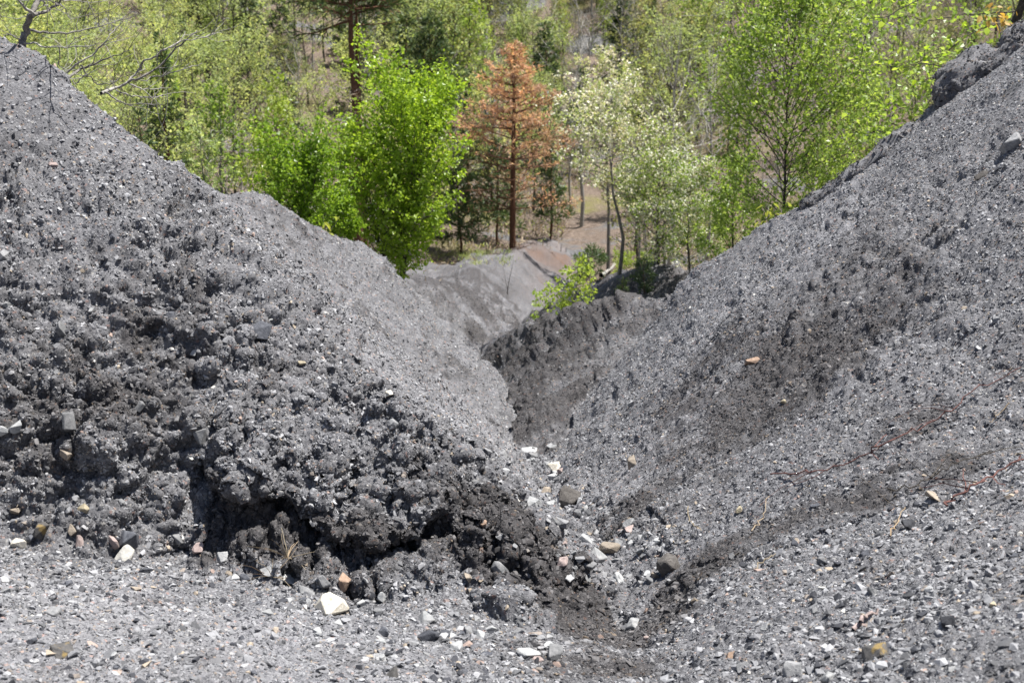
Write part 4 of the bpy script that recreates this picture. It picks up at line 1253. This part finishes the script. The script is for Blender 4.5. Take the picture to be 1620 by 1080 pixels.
STONES = [
    (197, 884, 46, 'white', .75, 'white angular block lying at the foot of the left mound'), (177, 860, 24, 'pink', .7, 'pinkish tan stone leaning behind the white angular block'), (206, 856, 42, 'dark', .8, 'dark slate stone just behind the white angular block'),
    (65, 840, 34, 'ochre', .8, 'ochre stained dark stone at the left foot of the mound'), (28, 806, 20, 'tan', 1.2, 'upright tan stone set in the mound left of the ochre stained stone'), (30, 861, 27, 'cream', .6, 'cream stone below the ochre stained stone near the picture edge'),
    (131, 806, 17, 'yellow', .9, 'small yellow stone stuck in the mound above the white block'), (114, 838, 22, 'tan', .6, 'flat pale tan stone left above the white block'), (127, 859, 25, 'pink', .8, 'pinkish grey stone left of the white block'),
    (48, 850, 16, 'dark', .8, 'small dark stone between the cream and ochre stones'), (315, 869, 23, 'pink', .6, 'pinkish stone at the left end of the dark undercut'), (353, 884, 27, 'pale', .6, 'light grey stone lying before the left end of the undercut'), (278, 852, 20, 'grey', .9, 'grey stone against the mound foot right of the white block'),
    (524, 962, 62, 'cream', .5, 'large cream and yellow slab lying by the middle of the undercut'), (484, 940, 40, 'grey', .4, 'greyish slab with flat top left of the cream and yellow slab'), (541, 922, 30, 'orange', .9, 'orange brown stone leaning above the cream and yellow slab'),
    (458, 915, 42, 'pale', .35, 'flaky light grey slab under the undercut, left of the orange stone'), (425, 905, 30, 'pale', .4, 'thin pale flake near the flaky light grey slab'), (510, 918, 30, 'grey', .5, 'grey stone tucked under the scarp left of the orange stone'),
    (600, 970, 22, 'grey', .7, 'grey stone right of the cream and yellow slab'), (607, 1001, 24, 'dark', .7, 'dark slate stone on the bank below the undercut'), (678, 1010, 38, 'dark', .55, 'long dark slate stone on the bank below the lower lobe'), (674, 982, 34, 'pale', .6, 'light grey stone above the long dark slate stone'),
    (704, 1005, 20, 'dark', .7, 'small dark stone right of the long dark slate stone'), (722, 1026, 32, 'pale', .4, 'pale flat flake below the long dark slate stone'), (773, 996, 30, 'pale', .5, 'pale grey flake at the right end of the undercut foot'), (740, 998, 22, 'grey', .6, 'grey stone between two pale flakes at the undercut foot'),
    (837, 1036, 40, 'pale', .45, 'broad pale flake on the dark damp patch at the bottom'), (877, 1040, 42, 'grey', .8, 'broad grey stone right of the broad pale flake'), (786, 903, 28, 'grey', .9, 'grey block sticking out of the lower lobe'), (743, 915, 18, 'tan', 1.0, 'small tan stone in the lower lobe left of the grey block'),
    (766, 826, 15, 'orange', 1.0, 'small orange stone in the dark cleft of the mound end'), (1003, 985, 34, 'pale', .35, 'pale flat flake in the damp swale at the gully head'), (880, 742, 34, 'cream', .5, 'cream flat stone high in the stony gully bed'),
    (846, 796, 36, 'pale', .5, 'pale grey flat stone in the gully bed beside the mound end'), (905, 790, 50, 'brown', .55, 'dark earthy clod lying across the gully bed'), (960, 870, 44, 'tan', .45, 'tan topped flat stone over a dark hollow in the gully bed'), (1062, 900, 50, 'brown', .8, 'dark brown clod at the lower end of the gully bed rubble'),
    (1003, 735, 26, 'tan', .9, 'tan upright stone at the foot of the right slope'), (925, 855, 26, 'pale', .5, 'light stone amid the gully bed rubble'), (1000, 838, 24, 'pink', .5, 'pinkish flat stone beside the tan topped stone'), (1385, 1040, 52, 'ochre', .75, 'black stone with ochre side, largest on the right bank'),
    (1405, 1052, 11, 'white', .7, 'tiny white chip touching the black stone with ochre side'), (1502, 988, 30, 'black', .9, 'black blocky stone right above the largest black stone'), (1256, 1062, 36, 'grey', .7, 'rounded grey stone at the bottom of the right bank'), (1310, 1076, 26, 'pale', .8, 'pale bluish stone at the very bottom right of the rounded grey stone'),
    (1158, 1040, 24, 'orange', .5, 'reddish flat stone on the right bank'), (1176, 1055, 26, 'grey', .4, 'bluish grey flake touching the reddish flat stone'), (1301, 889, 19, 'grey', .8, 'round grey stone above the middle of the right bank'), (1379, 940, 21, 'grey', .9, 'round brownish grey pebble in the middle of the right bank'),
    (1300, 931, 12, 'white', .8, 'small white pebble left of the round brownish pebble'), (1478, 786, 40, 'tan', .3, 'pale curled flake beside the red bramble stems'), (1438, 833, 26, 'black', .6, 'black flat stone below the pale curled flake'), (1171, 806, 18, 'yellow', .6, 'yellowish small stone at the foot of the right slope'),
    (1190, 573, 30, 'orange', .3, 'orange brown sliver standing out of the right slope'), (1240, 637, 11, 'yellow', .8, 'small yellowish pebble below the orange brown sliver'), (1440, 690, 9, 'white', .8, 'tiny white pebble in the dark band of the right slope'), (1372, 878, 30, 'dark', .5, 'dark slate flake on the right bank above the round pebble'),
    (1452, 882, 20, 'pale', .4, 'pale flake right of the dark slate flake'), (1340, 776, 14, 'pale', .6, 'pale chip near the end of the bramble stems'), (1583, 993, 18, 'grey', .4, 'bluish flake near the right edge of the bank'), (1572, 958, 18, 'yellow', .6, 'ochre yellow stone near the right edge of the bank'),
    (617, 622, 17, 'cream', .6, 'pale flat pebble on the washed flank of the mound'), (84, 782 - 520, 16, 'pink', .8, 'pinkish chip high on the upper left of the mound'), (10, 487, 20, 'pale', .6, 'bluish pale stone at the left edge of the mound'),
    (98, 522, 20, 'grey', 1.3, 'smooth grey stone with pale tip in the left mound face'), (415, 525, 40, 'dark', .8, 'large dark block bedded in the upper face of the mound'), (268, 500, 26, 'dark', .9, 'dark stone bedded in the middle of the mound face'), (318, 688, 30, 'grey', .6, 'layered grey slab sticking out of the mound face'),
    (478, 574, 15, 'yellow', .7, 'yellowish chip right of centre on the mound face'), (110, 665, 34, 'grey', .7, 'grey stone in the lower left mound face'), (104, 718, 24, 'tan', .9, 'tan grey stone in the mound face below the grey stone'), (22, 675, 26, 'pale', .8, 'light grey stone near the left edge of the lower mound'),
    (100, 1032, 42, 'ochre', .5, 'dark stone with yellow lichen like crust on the near left bank'), (52, 1015, 20, 'dark', .7, 'dark pebble left of the yellow crusted stone'), (625, 1072, 36, 'ochre', .4, 'dark and yellow flake at the bottom of the left bank'), (85, 970, 26, 'grey', .5, 'bluish grey flake on the near left bank'),
    (570, 955, 18, 'pale', .7, 'small pale stone touching the right end of the cream slab'), (385, 915, 20, 'dark', .7, 'small dark stone on the bank before the undercut'), (230, 905, 24, 'dark', .5, 'dark flake below the white angular block'), (1290, 800, 16, 'dark', .6, 'dark chip below the bramble stems'),
    (1605, 232, 42, 'grey', .8, 'grey clod at the right edge of the slope'), (1555, 280, 26, 'brown', .5, 'brownish stone on the upper right slope'), (1000, 640, 14, 'pale', .7, 'pale chip on the nose of the right slope'),
]
for i, (px, py, w, c, fl, lab) in enumerate(STONES):
    lay('stone', lab, 'stone', px, py, w, rock_mesh(300 + i, fl, RM[c]), rk, flat=fl, up=.16, tilt=.22)

# other loose stones that show about as large, told apart only by colour and by where they lie
CW = {'pale': 'pale grey', 'grey': 'mid grey', 'dark': 'dark slate', 'tan': 'tan', 'pink': 'pinkish', 'black': 'black'}
LOOSE = [('stony gully bed', 'in the rubble of the gully bed', 80, lambda: (lambda t: (rk.normal(835 + 150 * t, 28 + 35 * t), 705 + 215 * t))(rk.random()), (12, 32), (.42, .38, .10, .04, .03, 0)),
         ('undercut foot', 'along the foot of the dark undercut', 46, lambda: (lambda t: (360 + 520 * t, 905 + 95 * min(1, t * 1.8) + abs(rk.normal(0, 26))))(rk.random()), (11, 24), (.40, .26, .20, .08, .06, 0)),
         ('left bank', 'on the near left bank', 32, lambda: (rk.uniform(0, 760), rk.uniform(915, 1078)), (10, 19), (.34, .26, .22, .08, .10, 0)),
         ('right bank', 'on the near right bank', 40, lambda: (rk.uniform(1010, 1618), rk.uniform(850, 1078)), (10, 20), (.24, .26, .26, .10, .06, .08)),
         ('right slope', 'on the right slope', 14, lambda: (rk.uniform(1000, 1618), rk.uniform(330, 780)), (9, 15), (.2, .3, .3, .1, .04, .06)),
         ('mound face', 'in the crumbling face of the mound', 20, lambda: (lambda u, v: (u, 200 + u * .55 + v * (640 - u * .45)))(rk.uniform(0, 640), rk.uniform(.05, 1)), (10, 24), (.2, .44, .22, .04, .06, .04))]
PROT = {c: [rock_mesh(900 + 10 * j + k, (.35, .55, .75, .9)[k], RM[c]) for k in range(4)] for j, c in enumerate(CW)}
for zone_, words, n, draw, (lo, hi), pr in LOOSE:
    for k in range(n):
        c = list(CW)[rk.choice(6, p=np.array(pr) / sum(pr))]
        px, py = draw()
        kind = rk.integers(2 if 'gully' in zone_ or 'foot' in zone_ else 4)
        w_ = lo + (hi - lo) * rk.random() ** 2
        sz_ = 'small' if w_ < lo + .15 * (hi - lo) else 'larger' if w_ > lo + .5 * (hi - lo) else 'middling'
        lay('stone', f'{sz_} {("flaky", "flattish", "blocky", "chunky")[kind]} {CW[c]} loose stone {words}', 'stone', px, py, w_, PROT[c][kind], rk, f'{CW[c]} stones, {zone_}', flat=(.35, .55, .75, .9)[kind], up=.08)

# clods and outcrops of caked spoil
def clod_mesh(seed, dims, size, sub=5):
    """a craggy lump of caked spoil, in metres"""
    bm = bmesh.new()
    bmesh.ops.create_icosphere(bm, subdivisions=sub, radius=.5)
    V = np.array([v.co for v in bm.verts])
    nrm = V / np.linalg.norm(V, axis=1, keepdims=True)
    r = np.random.default_rng(seed)
    Wd = np.sign(V) * np.abs(nrm) ** .62 * .5 * np.array(dims) * size
    Q = Wd + r.uniform(0, 40, 3)
    a1, a2, ac = worley(Q, .30 * size, seed)
    b1, b2, bc = worley(Q, .10, seed + 1)
    e1_, e2_, ec = worley(Q, .042, seed + 2)
    k = .30 * size * fbm(Q, .5 * size, 3, seed) + .20 * size * (lump(a1) - .6) * (.3 + ac) + .05 * (lump(b1) - .6) * (.3 + bc) + .022 * (lump(e1_) - .6) * (.3 + ec) + .007 * fbm(Q, .02, 2, seed + 3)
    Wd = Wd + nrm * k[:, None]
    for v, w in zip(bm.verts, Wd):
        v.co = w
    me = bpy.data.meshes.new('clod')
    bm.to_mesh(me)
    bm.free()
    me.materials.append(SHALE)
    me.polygons.foreach_set('use_smooth', np.ones(len(me.polygons), bool))
    return me
CLODS = [
         ('rock_outcrop', 'dark overhanging outcrop on the right crest below the near tree', 1545, 128, 95, (1.2, .7, .6), (0, -.62, .15), .1, -.05), ('rock_outcrop', 'dark crumbly outcrop on the right crest, upper one beside the near tree', 1590, 84, 90, (1.3, .7, .55), (0, -.7, .1), .1, -.15),
         ('rock_outcrop', 'dark lip of caked spoil on the right crest in front of the slender birch', 1304, 305, 46, (1.6, .7, .5), (0, -.6, 0), .1, -.16), ('rock_outcrop', 'long dark lip of caked spoil halfway up the right crest', 1388, 248, 66, (2.2, .6, .34), (0, -.68, 0), .1, -.2)]
for i, (nm, lab, px, py, w, dims, rot_, back, down) in enumerate(CLODS):
    p, nrm = on_photo(px, py)
    if p.length > 14 and px > 1200:
        p = Vector(site(px, py, 10.4))
    s = w / FPX * p.length
    o = link(nm, clod_mesh(700 + i, dims, s, 5 if w > 70 else 4), label=lab, category='outcrop' if 'outcrop' in nm else 'clod')
    o.location = p + Vector((0, back * s, down * s))
    o.rotation_euler = rot_
    me = o.data
    nv = len(me.vertices)
    V, Nn = np.empty(nv * 3, np.float32), np.empty(nv * 3, np.float32)
    me.vertices.foreach_get('co', V)
    me.vertices.foreach_get('normal', Nn)
    V, Nn = V.reshape(-1, 3), Nn.reshape(-1, 3)
    m_ = int(min(3200, 3.2 * s * s / .011 ** 2))
    pick = rng.integers(0, nv, m_)
    chip_cloud('crust', V[pick] + rng.normal(size=(m_, 3)) * .006, Nn[pick], np.clip(.008 / np.sqrt(rng.random(m_) + .02), .008, .04), np.full(m_, .75 if 'outcrop' in nm else .35), o, .5)

def on_ground_line(pts, lift):
    out = []
    for (a, b) in pts:
        p, nrm = on_photo(a, b)
        out.append(np.array(p + nrm * lift))
    return np.array(out)
BRAMBLE = bark_material('red_stem', (.07, .032, .03), (.20, .10, .085), 60)
def stem(name, label, cat, pts, r0, r1, mat, lift=.02, seed=0, twigs=0, group=None):
    P = on_ground_line(pts, lift)
    n = len(P)
    t_ = np.linspace(0, n - 1, n * 4)
    Q = np.stack([np.interp(t_, np.arange(n), P[:, k]) for k in range(3)], 1)
    r = np.random.default_rng(seed)
    Q += r.normal(size=Q.shape) * .006
    root = thing(name, label, cat, Q[0], group)
    g = Geo()
    g.tube(Q - Q[0], np.linspace(r0, r1, len(Q)), 5, 0)
    link('stem', g.mesh('stem', (mat,), True), root)
    for k in range(twigs):
        q = along(Q - Q[0], np.array([r.random()]))[0]
        tw = Geo()
        tw.tube(limb_path(r, q, r.uniform(0, 6.28), r.uniform(-.1, .6), r.uniform(.1, .3), -.3, .25, 5), np.linspace(r1, r1 * .4, 5), 3, 0)
        link('twig', tw.mesh('twig', (mat,)), root)
stem('bramble_stem', 'reddish bramble stem lying across the swale, lower left one', 'stem', [(1220, 757), (1262, 753), (1300, 747), (1345, 738), (1378, 723), (1400, 712)], .0035, .002, BRAMBLE, .025, 1, 4)
stem('bramble_stem', 'reddish bramble stem climbing the edge of the right slope', 'stem', [(1385, 722), (1420, 703), (1460, 685), (1510, 655), (1560, 620), (1622, 590)], .0035, .002, BRAMBLE, .03, 2, 5)
stem('bramble_stem', 'dark red bramble stem along the top of the near right bank', 'stem', [(1488, 810), (1520, 792), (1548, 776), (1582, 756), (1625, 732)], .0045, .003, BRAMBLE, .03, 3, 5)
stem('bramble_stem', 'thin dark bramble stem between the two longer red ones', 'stem', [(1405, 784), (1446, 776), (1480, 757), (1520, 738), (1570, 720)], .003, .002, BARK_DARK, .025, 4, 6)
stem('dry_stalk', 'straw coloured dry stalk standing below the lower bramble stem', 'stalk', [(1195, 843), (1204, 826), (1211, 814), (1221, 786)], .0028, .0018, DRY, .02, 5, 0)
stem('dry_stalk', 'straw coloured stalk leaning by the black flat stone', 'stalk', [(1413, 850), (1423, 834), (1436, 810)], .0028, .0016, DRY, .02, 6, 1)
stem('dry_stalk', 'curved dry stalk at the foot of the right slope', 'stalk', [(1090, 806), (1095, 822), (1103, 836), (1118, 846)], .0028, .0016, DRY, .02, 7, 0)
stem('dry_stalk', 'short dry stalk on the swale left of the straw coloured ones', 'stalk', [(1196, 902), (1212, 891), (1230, 878)], .0028, .0016, DRY, .015, 8, 0)
stem('dry_stalk', 'pinkish split twig lying on the right bank', 'stalk', [(1353, 998), (1370, 985), (1392, 968)], .008, .005, RM['pink'], .015, 9, 1)
stem('dry_stalk', 'thin straw lying high on the right slope', 'stalk', [(1600, 640), (1585, 660), (1570, 675)], .0026, .0016, DRY, .02, 10, 0)
stem('fallen_branch', 'pale fallen branch leaning on the bank beside the small bushy pine', 'branch', [(955, 440), (966, 428), (976, 416), (986, 404)], .035, .022, BARK_PALE, .05, 11, 1)
r = np.random.default_rng(8)
for lab, cx, cy, m in (('dry weed with star of straw stalks in front of the undercut', 455, 882, 13), ('wispy dry grass tuft at the foot of the undercut by the cream slab', 430, 912, 8)):
    p, nrm = on_photo(cx, cy)
    t = thing('dry_weed', lab, 'weed', p)
    for k in range(m):
        g = Geo()
        g.tube(limb_path(r, (0, 0, 0), r.uniform(0, 6.28), r.uniform(.1, 1.2), r.uniform(.06, .17), -.5, .12, 5), np.linspace(.0016, .0008, 5), 3, 0)
        link('stalk', g.mesh('stalk', (DRY,)), t)
for k in range(14):
    px, py = rk.normal(740, 38), rk.normal(408, 7)
    p, nrm = on_photo(px, py)
    if p.length > 45:
        continue
    g = Geo()
    m = 70
    g.leaves(rk.normal(size=(m, 3)) * np.array([.12, .12, .01]), rdir(rk, m) * .6 + np.array([0, 0, 1]), rdir(rk, m), rk.uniform(.05, .14, m), rk.uniform(.008, .014, m), 0, 0)
    o = link('grass_tuft', g.mesh('grass_tuft', (LEAF_LIME,)), label='tuft of pale new grass on the shoulder right of the dense birch', category='grass', group='grass tufts on the shoulder')
    o.location = p
print('done', round(time.time() - T0, 1))
